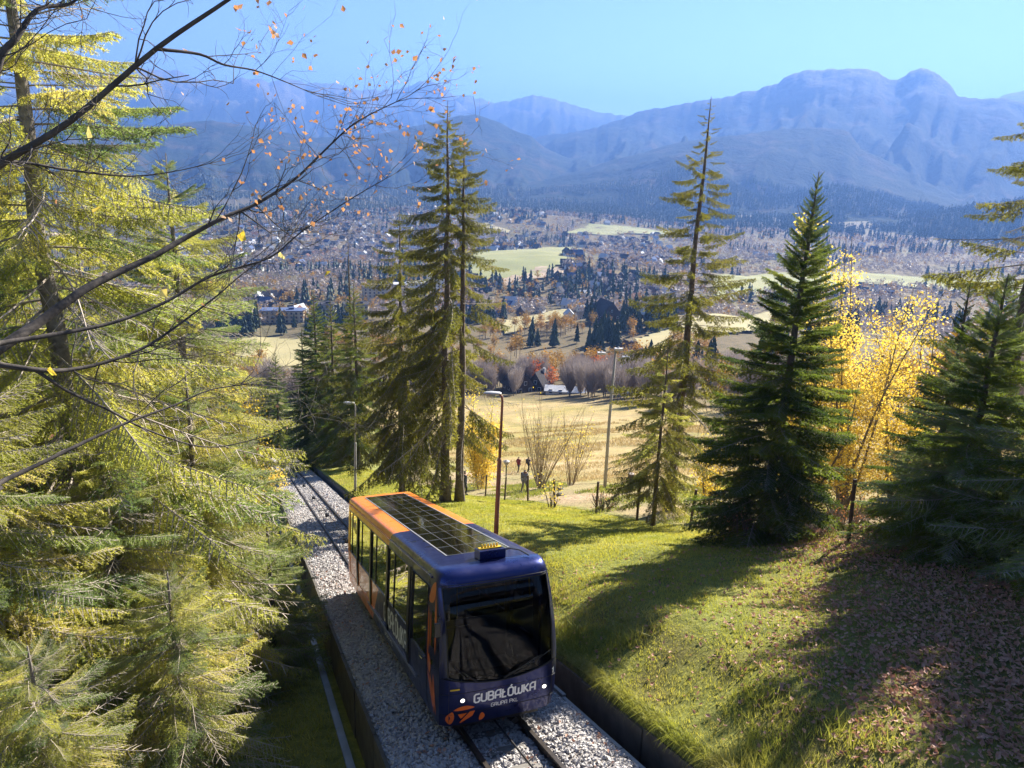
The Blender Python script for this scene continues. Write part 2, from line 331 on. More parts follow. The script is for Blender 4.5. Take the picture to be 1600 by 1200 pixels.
forest = ramp(t, n2_.outputs[0], [(.3, (.010, .019, .012)), (.55, (.022, .032, .016)), (.75, (.05, .046, .02))]).outputs[0]
forest = mixc(t, ramp(t, n3_.outputs[0], [(.52, (0, 0, 0)), (.62, (1, 1, 1))]).outputs[0], forest, (.06, .048, .026))  # golden brown larch patches, with sunlit strips put into the forest colour
rock = ramp(t, n2_.outputs[0], [(.3, (.09, .08, .065)), (.7, (.22, .195, .16))]).outputs[0]
t.links.new(mixc(t, mr.outputs[0], forest, rock), p.inputs['Base Color']); t.links.new(bump(t, n2_.outputs[0], 1.0, 25), p.inputs['Normal'])
M['mountain'] = m
tag(link('mountains', tri_mesh('mountains', np.stack([MX, MY, MZ], -1).reshape(-1, 3), grid_faces(*MX.shape), m, smooth=True)), kind='structure')

# =============================== track, ballast, walls ===============================
def TW(s, t, dz=0.0):
    x, y = world_xy(s, t); return np.stack(np.broadcast_arrays(x, y, -6.296-SLOPE*np.asarray(t, float)+dz), -1)
T0, T1 = -12.0, 97.0
m, t, o = nt('ballast'); p = t.nodes.new('ShaderNodeBsdfPrincipled'); t.links.new(p.outputs[0], o.inputs[0]); p.inputs['Roughness'].default_value = .95
vo = t.nodes.new('ShaderNodeTexVoronoi'); vo.inputs['Scale'].default_value = 17; tc = t.nodes.new('ShaderNodeTexCoord'); t.links.new(tc.outputs['Object'], vo.inputs['Vector'])
sv = t.nodes.new('ShaderNodeSeparateColor'); t.links.new(vo.outputs['Color'], sv.inputs[0])
t.links.new(ramp(t, sv.outputs[0], [(0, (.17, .16, .16)), (.6, (.33, .315, .31)), (1, (.5, .48, .465))]).outputs[0], p.inputs['Base Color'])
bl_ = p.inputs['Base Color'].links[0].from_socket; st_ = noise(t, .8, 5, .65); t.links.new(mixc(t, 1.0, bl_, ramp(t, st_.outputs[0], [(.35, (.62, .55, .48)), (.62, (1.1, 1.1, 1.1))]).outputs[0], 'MULTIPLY'), p.inputs['Base Color'])
iv = t.nodes.new('ShaderNodeMath'); iv.operation = 'SUBTRACT'; iv.inputs[0].default_value = 1; t.links.new(vo.outputs['Distance'], iv.inputs[1])
t.links.new(bump(t, iv.outputs[0], 1.0, .05), p.inputs['Normal']); M['ballast'] = m
CT = 3.81                                    # centre line of the track
bs = np.array([1.88, 2.1, 2.6, 3.0, 3.2, 3.35, 3.6, 3.81, 4.0, 4.3, 4.45, 4.7, 5.1, 5.35, 5.50]); bt = np.arange(T0, T1, .35)
bh = np.array([-.02, .02, .06, .04, 0, -.04, -.05, -.06, -.05, -.03, 0, .03, .04, .02, -.02])
BS, BT = np.meshgrid(bs, bt, indexing='ij')
bz = bh[:, None] + .035*fbm(BS*2.2, BT*1.1, 5, 3)*(np.abs(BS-CT) > .75)
tag(link('ballast_bed', tri_mesh('ballast_bed', TW(BS, BT, bz).reshape(-1, 3), grid_faces(*BS.shape), M['ballast'], smooth=True)), kind='structure')
M['concrete'] = surf('concrete', (.24, .235, .225), (.36, .345, .32), 3, .9, .5, .02)
M['concrete_dark'] = surf('concrete_dark', (.045, .04, .035), (.10, .09, .075), 2.5, .9, .8, .03)  # shade on the track walls put into a darker concrete colour
M['rail_steel'] = surf('rail_steel', (.045, .038, .034), (.10, .085, .075), 6, .5, .2, .005, metal=.7)
M['sleeper'] = surf('sleeper', (.12, .11, .10), (.22, .205, .19), 4, .9, .4, .01)
M['grease'] = surf('grease', (.012, .012, .013), (.03, .028, .028), 8, .45)
def strip(name, s0, s1, z0, z1, ta, tb, mat, parent=None, step=4.0):
    """long block along the track: cross-section s0..s1 by z0..z1"""
    mb = MB(); ts = np.arange(ta, tb+.01, step); b = 0
    for tt in ts:
        for (ss, zz) in ((s0, z0), (s1, z0), (s1, z1), (s0, z1)): mb.v.append(tuple(TW(ss, tt, zz)))
    for i in range(len(ts)-1):
        for k in range(4): mb.f.append((i*4+k, i*4+(k+1) % 4, i*4+4+(k+1) % 4, i*4+4+k)); mb.m.append(0)
    mb.f.append((3, 2, 1, 0)); mb.m.append(0); e = (len(ts)-1)*4; mb.f.append((e, e+1, e+2, e+3)); mb.m.append(0)
    return mb.obj(name, mat, parent)
# retaining walls made of separate cast blocks
def wall(label, s0, s1, z0, z1, mat, gap, block=2.4, seed=1):
    rnd = random.Random(seed); root = empty('retaining_wall', tuple(TW((s0+s1)/2, T0)), label=label, cat='wall')
    t_ = T0
    while t_ < T1-block:
        j = rnd.uniform(-.02, .02); mb = MB()
        for tt in (t_, t_+block-gap):
            for (ss, zz) in ((s0+j, z0), (s1+j, z0), (s1+j, z1+j), (s0+j, z1+j)): mb.v.append(tuple(TW(ss, tt, zz)-np.array(root.location)))
        for q in ((0, 1, 2, 3), (7, 6, 5, 4), (0, 4, 5, 1), (1, 5, 6, 2), (2, 6, 7, 3), (3, 7, 4, 0)): mb.f.append(q); mb.m.append(0)
        mb.obj('wall_block', mat, root); t_ += block
wall('concrete retaining wall coloured dark for shade along the left side of the gravel bed', 1.80, 1.87, -1.24, .03, M['concrete_dark'], .03, seed=2)
wall('thin pale concrete kerb edging the gravel bed beside the grass bank', 5.50, 5.57, -.74, .02, M['concrete'], .03, seed=3)
wall('retaining wall coloured dark for shade holding back the grass bank right of the track', 5.90, 6.02, -.74, .30, M['concrete_dark'], .02, seed=4)
tag(strip('gutter', 1.44, 1.60, -1.26, -1.17, T0, T1, surf('wet_concrete', (.05, .052, .056), (.17, .175, .19), .8, .4, .3, .01)), kind='structure')
tag(strip('gutter', 5.57, 5.90, -.80, -.66, T0, T1, M['concrete_dark']), kind='structure')
track = empty('railway_track', tuple(TW(CT, 0)), label='narrow railway track with two dark rails on grey gravel', cat='railway track')
tl = np.array(track.location)
for sg in (-.535, .535):
    mb = MB(); ts = np.arange(T0, T1, 4.); sec = [(-.07, -.10), (.07, -.10), (.07, -.085), (.012, -.07), (.012, .03), (.036, .04), (.036, .075), (-.036, .075), (-.036, .04), (-.012, .03), (-.012, -.07), (-.07, -.085)]
    for tt in ts:
        for (a, z) in sec: mb.v.append(tuple(TW(CT+sg+a, tt, z+.05)-tl))
    k = len(sec)
    for i in range(len(ts)-1):
        for q in range(k): mb.f.append((i*k+q, i*k+(q+1) % k, i*k+k+(q+1) % k, i*k+k+q)); mb.m.append(0)
    mb.obj('rail', M['rail_steel'], track)
mb = MB(); mb.box((0, 0, 0), (.95, .115, .075), np.array([(LX, LY, 0), (HX*.953, HY*.953, -.303), (.1, -.28, .95)])); sl = mb.mesh('sleeper', M['sleeper'])
for i, tt in enumerate(np.arange(4., 96, .72)):
    o = link('sleeper', sl, track, tuple(TW(CT, tt, -.075)-tl))
mb = MB(); mb.tube([(-.10*LX, -.10*LY, 0), (.10*LX, .10*LY, 0)], .13, 12); mb.box((0, 0, -.12), (.2, .05, .05), np.array([(LX, LY, 0), (HX, HY, -.318), (0, 0, 1)])); rl = mb.mesh('cable_roller', M['grease'])
for tt in np.arange(6., 96, 8.6): link('cable_roller', rl, track, tuple(TW(CT+.04, tt, .06)-tl))
mb = MB(); mb.tube([TW(CT+.04, tt, .21)-tl for tt in np.arange(T0, T1, 8.)], .018, 6); mb.obj('haul_cable', M['grease'], track)
mb = MB(); mb.box((0, 0, 0), (.45, .10, .03), np.array([(LX, LY, 0), (HX, HY, -.318), (0, 0, 1)])); stain_ = mb.mesh('oil_stain', M['grease'])  # thin grease-dark slabs added as oil stains between the rails
for tt in (29.0, 33.5, 38.0, 43.0, 48.0): link('oil_stain', stain_, track, tuple(TW(CT, tt, -.02)-tl))
# loose stones on the bed
rng = np.random.default_rng(4)
def rand_rot(rng, n):
    q = rng.normal(size=(n, 4)); q /= np.linalg.norm(q, axis=1)[:, None]; w, x, y, z = q.T
    return np.stack([1-2*(y*y+z*z), 2*(x*y-z*w), 2*(x*z+y*w), 2*(x*y+z*w), 1-2*(x*x+z*z), 2*(y*z-x*w), 2*(x*z-y*w), 2*(y*z+x*w), 1-2*(x*x+y*y)], -1).reshape(n, 3, 3)
def scatter(P, size, baseV, baseF, rng, rot=None):
    n = len(P); Rm = rand_rot(rng, n) if rot is None else rot
    V = np.einsum('nij,kj->nki', Rm, baseV)*np.asarray(size)[:, None, None] + P[:, None, :]
    F = baseF[None]+(np.arange(n)*len(baseV))[:, None, None]
    return V.reshape(-1, 3), F.reshape(-1, baseF.shape[1])
octV = np.array([(1, .1, 0), (-.9, 0, .2), (.1, .8, 0), (0, -.9, -.1), (.2, .1, .65), (-.1, 0, -.6)]); octF = np.array([(0, 2, 4), (2, 1, 4), (1, 3, 4), (3, 0, 4), (2, 0, 5), (1, 2, 5), (3, 1, 5), (0, 3, 5)])
n = 46000; tt = 6+80*rng.random(n)**2.2; ss = rng.uniform(1.9, 5.48, n); ok = ~((np.abs(np.abs(ss-CT)-.535) < .06)); tt, ss = tt[ok], ss[ok]
bzs = np.interp(ss, bs, bh); P = TW(ss, tt, bzs+.012); sz = rng.uniform(.022, .055, len(P))*(1+tt/60)
V, F = scatter(P, sz, octV, octF, rng)
tag(link('loose_ballast', tri_mesh('loose_ballast', V, F, M['ballast_stone'])), 'loose grey crushed stones covering the track bed', 'gravel', kind='stuff')

# =============================== conifers ===============================
def norm(v): return v/(np.linalg.norm(v)+1e-9)
def make_bough(seed, L=2.0, n_sec=60, sec=.55, ter=.13, ter_gap=.06, nl=.034, nw=.0045, per=200, hang=.25, droop=.22, mat='needle_mid', wood='twig', wood_r=.012, needle_from=.12):
    """one conifer bough along +X: stick, side twigs, needles; per = needles for each metre of twig"""
    r = random.Random(seed); g = np.random.default_rng(seed)
    ax = lambda u: np.array([L*u, .05*L*math.sin(u*3+seed), -droop*L*u**1.5 + .55*droop*L*u**3.2])
    mb = MB(); us = np.linspace(0, 1, 9); mb.tube([ax(u) for u in us], [wood_r*(1-.85*u)+.002 for u in us], 5, 0, False)
    segs = []
    for i in range(n_sec):
        u = needle_from + (1-needle_from)*(i+r.random()*.8)/n_sec; u = min(u, .995); sd = 1 if i % 2 else -1
        ln = sec*min(1, (u/.3)**.6)*(1-u)**.75*r.uniform(.6, 1.15) + .07*L/2
        p = ax(u); fw = norm(ax(min(1, u+.02))-ax(u-.02)); an = R_(r.uniform(40, 68))
        d = norm(fw*math.cos(an) + np.array([0, sd, 0])*math.sin(an) + np.array([0, 0, r.uniform(-.9, .35)*hang - hang*.5]))
        k = max(2, int(ln/.16)); q = p; dd = d; pts = [p]
        for j in range(k):
            dd = norm(dd + np.array([.12, 0, -hang*.33]) + g.normal(size=3)*.06); q2 = q + dd*ln/k; segs.append((q, q2)); q = q2; pts.append(q)
        mb.tube(pts, [wood_r*.45*(1-.7*j/k)+.0014 for j in range(k+1)], 3, 0, False)
        if ter > 0:
            m_ = int(ln/ter_gap)
            for j in range(m_):
                w = (j+.5)/m_; s0 = pts[min(int(w*k), k-1)]; s1 = pts[min(int(w*k)+1, k)]; b = s0 + (s1-s0)*(w*k-int(w*k))
                dr = norm(s1-s0); td = norm(np.cross(dr, np.array([0, 0, 1])))*(1 if j % 2 else -1)
                td = norm(dr*.75 + td*.75 + np.array([0, 0, -hang*.5]) + g.normal(size=3)*.12)
                segs.append((b, b + td*ter*(1-.6*w)*r.uniform(.6, 1.2)))
    for u in np.linspace(needle_from, .98, 14): segs.append((ax(u), ax(min(1, u+.06))))
    A = np.array([a for a, b in segs]); B = np.array([b for a, b in segs]); ln = np.linalg.norm(B-A, axis=1)
    cnt = np.maximum(2, (ln*per).astype(int)); idx = np.repeat(np.arange(len(segs)), cnt); n = len(idx)
    f = g.random(n)[:, None]; base = A[idx]*(1-f) + B[idx]*f; sd = (B-A)[idx]/ln[idx][:, None]
    rd = g.normal(size=(n, 3)); rd -= (rd*sd).sum(1)[:, None]*sd; rd /= np.linalg.norm(rd, axis=1)[:, None]
    nd = sd*.62 + rd*.85; nd /= np.linalg.norm(nd, axis=1)[:, None]
    sdv = np.cross(nd, g.normal(size=(n, 3))); sdv /= np.linalg.norm(sdv, axis=1)[:, None]
    ll = (nl*g.uniform(.7, 1.2, n))[:, None]
    NV = np.stack([base - sdv*nw, base + sdv*nw, base + nd*ll], 1).reshape(-1, 3)
    wv = np.array(mb.v); wf = []
    for q in mb.f:
        for j in range(1, len(q)-1): wf.append((q[0], q[j], q[j+1]))
    V = np.concatenate([wv, NV]); F = np.concatenate([np.array(wf), np.arange(3*n).reshape(-1, 3)+len(wv)])
    return tri_mesh('bough', V, F, [M[wood], M[mat]], np.concatenate([np.zeros(len(wf)), np.ones(n)]))
NEAR = dict(L=2.0, n_sec=54, sec=.75, ter=.17, ter_gap=.075, nl=.042, nw=.0042, per=135)
BO = {}
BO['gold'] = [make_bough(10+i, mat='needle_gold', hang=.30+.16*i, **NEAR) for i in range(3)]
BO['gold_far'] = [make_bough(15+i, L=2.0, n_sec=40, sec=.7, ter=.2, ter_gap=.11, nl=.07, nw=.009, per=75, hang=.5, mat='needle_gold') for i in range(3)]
BO['fresh'] = [make_bough(20+i, mat='needle_blue', hang=.2, droop=.12, **NEAR) for i in range(2)]
BO['dark'] = [make_bough(30+i, L=2.0, n_sec=44, sec=.8, ter=.2, ter_gap=.09, nl=.06, nw=.008, per=105, hang=.12, droop=.10, mat='needle_dark') for i in range(3)]
BO['mid'] = [make_bough(40+i, L=2.0, n_sec=44, sec=.8, ter=.2, ter_gap=.09, nl=.06, nw=.008, per=100, hang=.2, droop=.12, mat='needle_mid') for i in range(3)]
BO['hang'] = [make_bough(50+i, L=2.0, n_sec=40, sec=.55, ter=.2, ter_gap=.12, nl=.07, nw=.009, per=80, hang=.9, droop=.34, mat='needle_olive', needle_from=.2) for i in range(3)]
BO['sparse'] = [make_bough(60+i, L=2.0, n_sec=34, sec=.55, ter=.18, ter_gap=.12, nl=.06, nw=.008, per=85, hang=.55, droop=.12, mat='needle_olive', needle_from=.28) for i in range(3)]
BO['bare'] = [make_bough(70+i, L=2.0, n_sec=22, sec=.5, ter=.14, ter_gap=.12, nl=.03, nw=.004, per=9, hang=.5, droop=.2, mat='needle_olive', needle_from=.1) for i in range(2)]
def gz1(x, y): return float(ground_z(np.array([x]), np.array([y]))[0])
def trunk_mesh(H, r0, seed, mat, lean=(0, 0), sides=9, top=.02):
    r = random.Random(seed); mb = MB(); n = 12
    pts = []; rad = []
    for i in range(n+1):
        f = i/n; pts.append((lean[0]*f+r.uniform(-.02, .02)*H*.12*min(f, 1-f)*4, lean[1]*f+r.uniform(-.02, .02)*H*.12*min(f, 1-f)*4, -.4+(H+.4)*f)); rad.append(r0*(1-f)**.8*(1+.5*max(0, .06-f)/.06)+top*.5)
    mb.tube(pts, rad, sides)
    return mb.mesh('trunk', mat, True)
def conifer(name, label, x, y, H, R, nb, kinds, c0=.08, tilt=(-18, 38), power=.85, seed=1, lean=(0, 0), r0=None, mat='bark', group=None, rmin=.22, skip=None, dz=0.0, rv=(.72, 1.12), low=1.0, gamma=1.0, cat='tree', tj=8):
    rn = random.Random(seed); z = gz1(x, y)+dz
    root = empty(name, (x, y, z), label=label, cat=cat, group=group)
    link('trunk', trunk_mesh(H, r0 or H*.0125+.03, seed, M[mat], lean), root)
    for k in range(nb):
        f = ((k+rn.random())/nb)**gamma; hh = H*(c0+(1-c0)*f)*.985; az = k*2.39996+rn.uniform(-.4, .4)
        if skip and skip(f, az): continue
        prof = (1-f)**power
        if low < 1: prof *= low+(1-low)*min(1, f/.3)
        ln = max(rmin, R*prof*rn.uniform(*rv))
        kd = rn.choice(kinds if isinstance(kinds, list) else kinds(f)); me = rn.choice(BO[kd])
        o = bpy.data.objects.new('bough', me); COL.objects.link(o); o.parent = root
        ff = hh/H; o.location = (lean[0]*ff, lean[1]*ff, hh)
        tl_ = tilt[0]+(tilt[1]-tilt[0])*f**1.3+rn.uniform(-tj, tj)
        o.rotation_euler = Euler((rn.uniform(-.25, .25), -R_(tl_), az), 'XYZ'); sc_ = ln/2.0; o.scale = (sc_, sc_*rn.uniform(.85, 1.15), sc_*rn.uniform(.9, 1.2))
    return root
# --- right of the track ---
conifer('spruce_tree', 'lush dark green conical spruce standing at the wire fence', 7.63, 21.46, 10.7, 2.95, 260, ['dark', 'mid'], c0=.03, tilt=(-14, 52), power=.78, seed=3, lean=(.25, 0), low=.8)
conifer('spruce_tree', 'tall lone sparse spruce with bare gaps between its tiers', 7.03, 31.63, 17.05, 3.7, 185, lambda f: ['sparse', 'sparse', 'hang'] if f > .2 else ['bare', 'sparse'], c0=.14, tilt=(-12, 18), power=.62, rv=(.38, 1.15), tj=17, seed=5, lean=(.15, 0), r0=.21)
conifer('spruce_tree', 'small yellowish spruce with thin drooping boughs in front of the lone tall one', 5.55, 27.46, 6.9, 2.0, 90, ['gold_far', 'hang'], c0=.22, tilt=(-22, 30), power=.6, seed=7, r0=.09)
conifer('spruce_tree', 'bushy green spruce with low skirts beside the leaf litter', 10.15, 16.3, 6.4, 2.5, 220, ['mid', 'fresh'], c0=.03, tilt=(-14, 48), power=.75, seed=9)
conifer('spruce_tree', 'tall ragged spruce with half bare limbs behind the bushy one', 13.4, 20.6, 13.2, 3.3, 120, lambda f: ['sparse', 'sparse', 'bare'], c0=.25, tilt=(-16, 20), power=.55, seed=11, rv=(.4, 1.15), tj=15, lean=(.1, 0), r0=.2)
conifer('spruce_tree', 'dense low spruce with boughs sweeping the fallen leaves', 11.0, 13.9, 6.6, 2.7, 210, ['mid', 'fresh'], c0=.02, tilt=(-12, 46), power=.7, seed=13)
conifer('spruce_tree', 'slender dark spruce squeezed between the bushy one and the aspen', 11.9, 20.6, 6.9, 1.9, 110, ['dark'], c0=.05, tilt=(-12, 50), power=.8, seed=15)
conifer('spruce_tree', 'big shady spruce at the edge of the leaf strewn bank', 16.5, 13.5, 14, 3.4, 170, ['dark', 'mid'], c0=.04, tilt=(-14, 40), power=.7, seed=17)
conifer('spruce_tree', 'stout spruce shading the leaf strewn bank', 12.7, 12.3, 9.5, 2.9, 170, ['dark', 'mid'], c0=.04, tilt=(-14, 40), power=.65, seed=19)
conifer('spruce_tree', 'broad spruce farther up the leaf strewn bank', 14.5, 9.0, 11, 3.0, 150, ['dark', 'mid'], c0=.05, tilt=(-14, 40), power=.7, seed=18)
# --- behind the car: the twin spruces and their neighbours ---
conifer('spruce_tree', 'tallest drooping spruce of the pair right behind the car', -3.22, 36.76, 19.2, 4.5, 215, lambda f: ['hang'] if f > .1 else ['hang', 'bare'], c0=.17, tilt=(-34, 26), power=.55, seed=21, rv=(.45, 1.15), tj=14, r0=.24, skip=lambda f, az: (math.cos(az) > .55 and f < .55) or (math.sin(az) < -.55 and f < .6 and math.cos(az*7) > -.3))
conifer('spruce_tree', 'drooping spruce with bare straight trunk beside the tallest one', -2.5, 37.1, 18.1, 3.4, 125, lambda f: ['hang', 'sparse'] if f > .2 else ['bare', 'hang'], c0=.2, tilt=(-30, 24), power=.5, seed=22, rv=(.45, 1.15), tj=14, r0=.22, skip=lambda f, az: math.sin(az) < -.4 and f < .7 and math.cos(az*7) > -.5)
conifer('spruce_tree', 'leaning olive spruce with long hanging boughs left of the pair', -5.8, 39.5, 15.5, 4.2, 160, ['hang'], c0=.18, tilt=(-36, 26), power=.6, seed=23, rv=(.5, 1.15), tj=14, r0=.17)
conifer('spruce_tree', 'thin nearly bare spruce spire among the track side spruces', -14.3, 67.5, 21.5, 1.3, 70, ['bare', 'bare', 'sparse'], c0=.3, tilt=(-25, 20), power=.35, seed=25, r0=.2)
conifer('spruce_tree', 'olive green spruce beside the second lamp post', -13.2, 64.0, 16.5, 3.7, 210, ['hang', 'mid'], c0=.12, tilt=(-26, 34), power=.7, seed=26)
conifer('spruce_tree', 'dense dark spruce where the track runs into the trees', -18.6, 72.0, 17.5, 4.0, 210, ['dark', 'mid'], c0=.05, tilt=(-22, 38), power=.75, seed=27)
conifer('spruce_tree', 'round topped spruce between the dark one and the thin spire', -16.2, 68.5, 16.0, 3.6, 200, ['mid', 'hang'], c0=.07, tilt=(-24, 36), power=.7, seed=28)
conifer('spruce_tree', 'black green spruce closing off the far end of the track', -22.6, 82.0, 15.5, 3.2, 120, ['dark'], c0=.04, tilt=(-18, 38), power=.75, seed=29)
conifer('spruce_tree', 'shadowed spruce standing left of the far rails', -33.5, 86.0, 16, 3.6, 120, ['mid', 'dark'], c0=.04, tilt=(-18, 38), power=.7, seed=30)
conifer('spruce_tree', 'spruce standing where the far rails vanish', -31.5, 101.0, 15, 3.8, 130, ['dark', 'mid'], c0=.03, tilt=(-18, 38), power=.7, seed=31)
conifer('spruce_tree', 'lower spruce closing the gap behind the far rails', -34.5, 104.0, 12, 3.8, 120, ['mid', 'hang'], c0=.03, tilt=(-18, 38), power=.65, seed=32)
# --- left of the track: a wall of sunlit spruces ---
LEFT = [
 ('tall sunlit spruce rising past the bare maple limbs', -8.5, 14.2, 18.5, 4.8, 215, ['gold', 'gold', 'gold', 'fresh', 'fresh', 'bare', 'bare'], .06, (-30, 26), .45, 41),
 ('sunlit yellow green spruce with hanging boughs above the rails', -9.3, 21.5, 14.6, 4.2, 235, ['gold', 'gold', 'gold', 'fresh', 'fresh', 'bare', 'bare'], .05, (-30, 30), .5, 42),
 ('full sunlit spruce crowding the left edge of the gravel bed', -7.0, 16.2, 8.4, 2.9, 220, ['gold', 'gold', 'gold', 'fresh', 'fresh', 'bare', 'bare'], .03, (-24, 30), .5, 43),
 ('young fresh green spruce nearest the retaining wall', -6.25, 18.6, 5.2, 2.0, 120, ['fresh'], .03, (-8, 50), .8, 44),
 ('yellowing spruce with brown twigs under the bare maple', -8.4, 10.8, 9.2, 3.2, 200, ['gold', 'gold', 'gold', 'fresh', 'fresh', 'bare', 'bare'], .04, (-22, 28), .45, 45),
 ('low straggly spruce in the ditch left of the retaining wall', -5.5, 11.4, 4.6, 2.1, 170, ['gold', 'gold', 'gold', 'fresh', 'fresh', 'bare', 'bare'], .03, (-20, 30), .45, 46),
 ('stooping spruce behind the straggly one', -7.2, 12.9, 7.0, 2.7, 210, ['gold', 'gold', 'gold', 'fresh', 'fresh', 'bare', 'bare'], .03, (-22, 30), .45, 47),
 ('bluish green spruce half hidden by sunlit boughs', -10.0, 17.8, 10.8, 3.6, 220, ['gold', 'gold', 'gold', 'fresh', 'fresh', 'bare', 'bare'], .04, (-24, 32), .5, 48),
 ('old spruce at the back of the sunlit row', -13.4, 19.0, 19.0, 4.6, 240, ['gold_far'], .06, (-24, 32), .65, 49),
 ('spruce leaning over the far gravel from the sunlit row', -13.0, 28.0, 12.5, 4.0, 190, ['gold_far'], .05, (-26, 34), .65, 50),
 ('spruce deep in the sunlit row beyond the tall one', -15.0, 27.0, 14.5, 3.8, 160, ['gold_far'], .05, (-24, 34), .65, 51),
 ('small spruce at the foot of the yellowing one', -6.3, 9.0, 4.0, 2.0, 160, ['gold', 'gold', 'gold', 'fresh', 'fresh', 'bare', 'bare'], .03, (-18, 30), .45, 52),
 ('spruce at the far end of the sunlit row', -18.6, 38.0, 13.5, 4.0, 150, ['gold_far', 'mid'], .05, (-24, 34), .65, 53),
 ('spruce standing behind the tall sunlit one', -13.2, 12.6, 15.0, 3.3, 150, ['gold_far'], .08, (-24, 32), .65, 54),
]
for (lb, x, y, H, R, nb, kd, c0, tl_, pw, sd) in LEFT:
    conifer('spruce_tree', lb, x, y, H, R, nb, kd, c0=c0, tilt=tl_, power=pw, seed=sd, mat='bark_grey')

# =============================== leafy and bare trees ===============================
def grow(seed, H, spread=.55, levels=4, trunk_h=.3, kids=(3, 5), bend=.16, up=.35, shrink=.68, r0=None):
    """segments (p0, p1, r0, r1) of a branching tree and its twig ends"""
    r = random.Random(seed); segs = []; ends = []
    def rec(p, d, ln, rad, lv):
        k = 3; q = p
        for i in range(k):
            d = norm(d + np.array([r.gauss(0, bend), r.gauss(0, bend), r.gauss(0, bend)*.6 + up*.12])); q2 = q + d*ln/k
            ra, rb = rad*(1-.3*i/k), rad*(1-.3*(i+1)/k); segs.append((q, q2, ra, rb)); q = q2
            if lv <= 1: ends.append((q, d))
            if lv > 0 and i > 0:
                for c in range(r.randint(1, 2) if i < k-1 else r.randint(*kids)-1):
                    a = r.uniform(0, 6.283); t_ = np.array([math.cos(a), math.sin(a), 0.0]); sp = spread*r.uniform(.6, 1.3)
                    rec(q, norm(d*(1-sp*.5) + t_*sp + np.array([0, 0, up*.3])), ln*shrink*r.uniform(.75, 1.15), rb*.58, lv-1)
    rec(np.zeros(3), np.array([0, 0, 1.0]), H*trunk_h, r0 or H*.016, levels)
    return segs, ends
def segs_mesh(name, segs, mat, thick_sides=5):
    mb = MB()
    for (a, b, ra, rb) in segs: mb.tube([a, b], [ra, rb], thick_sides if ra > .02 else 3, 0, False)
    return mb.mesh(name, mat)
leafV = np.array([(0, 0, 0), (.35, .42, .06), (1, 0, -.05), (.35, -.42, .06)]); leafF = np.array([(0, 1, 2), (0, 2, 3)])
def leaves_mesh(name, ends, n, size, mat, seed, jitter):
    g = np.random.default_rng(seed); E = np.array([e[0] for e in ends]); P = E[g.integers(0, len(E), n)] + g.normal(size=(n, 3))*jitter
    V, F = scatter(P, g.uniform(.7, 1.25, n)*size, leafV, leafF, g); return tri_mesh(name, V, F, mat)
def broadleaf(name, label, x, y, H, seed, leaf_mat, nleaf, lsize, group=None, bark='bark_grey', dz=0, **kw):
    segs, ends = grow(seed, H, **kw); zz = max(s[1][2] for s in segs); k = H/zz
    segs = [(a*k, b*k, ra, rb) for a, b, ra, rb in segs]; ends = [(e*k, d) for e, d in ends]
    root = empty(name, (x, y, gz1(x, y)-.1+dz), label=label, cat='tree', group=group)
    link('trunk', segs_mesh('trunk', segs, M[bark]), root)
    if nleaf: link('crown', leaves_mesh('crown', ends, nleaf, lsize, M[leaf_mat], seed, lsize*2.2), root)
    return root
def aspen(label, x, y, H, seed, stems, nleaf, spread, lsize=.085):
    r = random.Random(seed); g = np.random.default_rng(seed); root = empty('aspen_tree', (x, y, gz1(x, y)-.1), label=label, cat='tree'); ends = []
    for i in range(stems):
        a = r.uniform(0, 6.283); sp = r.uniform(.1, 1)*spread; hh = H*(1 if i == 0 else r.uniform(.55, .98)); d = norm(np.array([math.cos(a)*sp, math.sin(a)*sp, 1])); q = np.array([math.cos(a)*.12, math.sin(a)*.12, 0.]); pts = [q]; mb = MB(); n = 12
        for k in range(n): d = norm(d+np.array([r.gauss(0, .05), r.gauss(0, .05), .035])); q = q+d*hh/n; pts.append(q)
        mb.tube(pts, [.055*(1-.9*k/n)+.004 for k in range(n+1)], 5)
        for k in range(46):
            f = r.uniform(.10, .99); b = pts[int(f*(n-.01))]; a2 = r.uniform(0, 6.283); e = norm(np.array([math.cos(a2), math.sin(a2), r.uniform(.3, 1.3)])); ln = (1-f)**.6*r.uniform(.5, 1.5)*H*.13+.2; tp = b+e*ln; mid = b+e*ln*.5+np.array([0, 0, -.05]); mb.tube([b, mid, tp], [.012, .008, .003], 3, 0, False)
            w = 1.0 if b[2] < H*.6 else .4
            for j in range(5):
                if r.random() < w: ends.append((b+(tp-b)*r.uniform(.25, 1.05), e))
        mb.obj('trunk' if i == 0 else 'stem', M['bark_grey'], root)
    link('crown', leaves_mesh('crown', ends, nleaf, lsize, M['leaf_yellow'], seed, lsize*2.0), root)
aspen('tall golden aspen with bare twig tips beyond the fence', 12.6, 27.4, 11.6, 61, 10, 17000, .36)
aspen('smaller golden aspen right of the tall one', 14.8, 28.0, 8.4, 62, 6, 7000, .36)
aspen('low golden aspen glowing behind the fence spruce', 10.4, 26.2, 7.0, 63, 7, 8500, .38)
aspen('pale yellow sapling behind the small drooping spruce', 9.0, 33.0, 4.6, 67, 4, 2200, .30)
aspen('glowing golden aspen behind the drooping spruce pair', -2.4, 60.0, 9.6, 64, 8, 9000, .24, .13)
broadleaf('birch_tree', 'small yellow birch among the left spruces by the gravel', -11.6, 31.0, 9.0, 65, 'leaf_yellow', 4600, .11, spread=.45, up=.5)
broadleaf('birch_tree', 'yellow orange bush at the foot of the far left spruces', -13.8, 38.5, 4.6, 66, 'leaf_yellow', 4200, .12, spread=.6, up=.4)
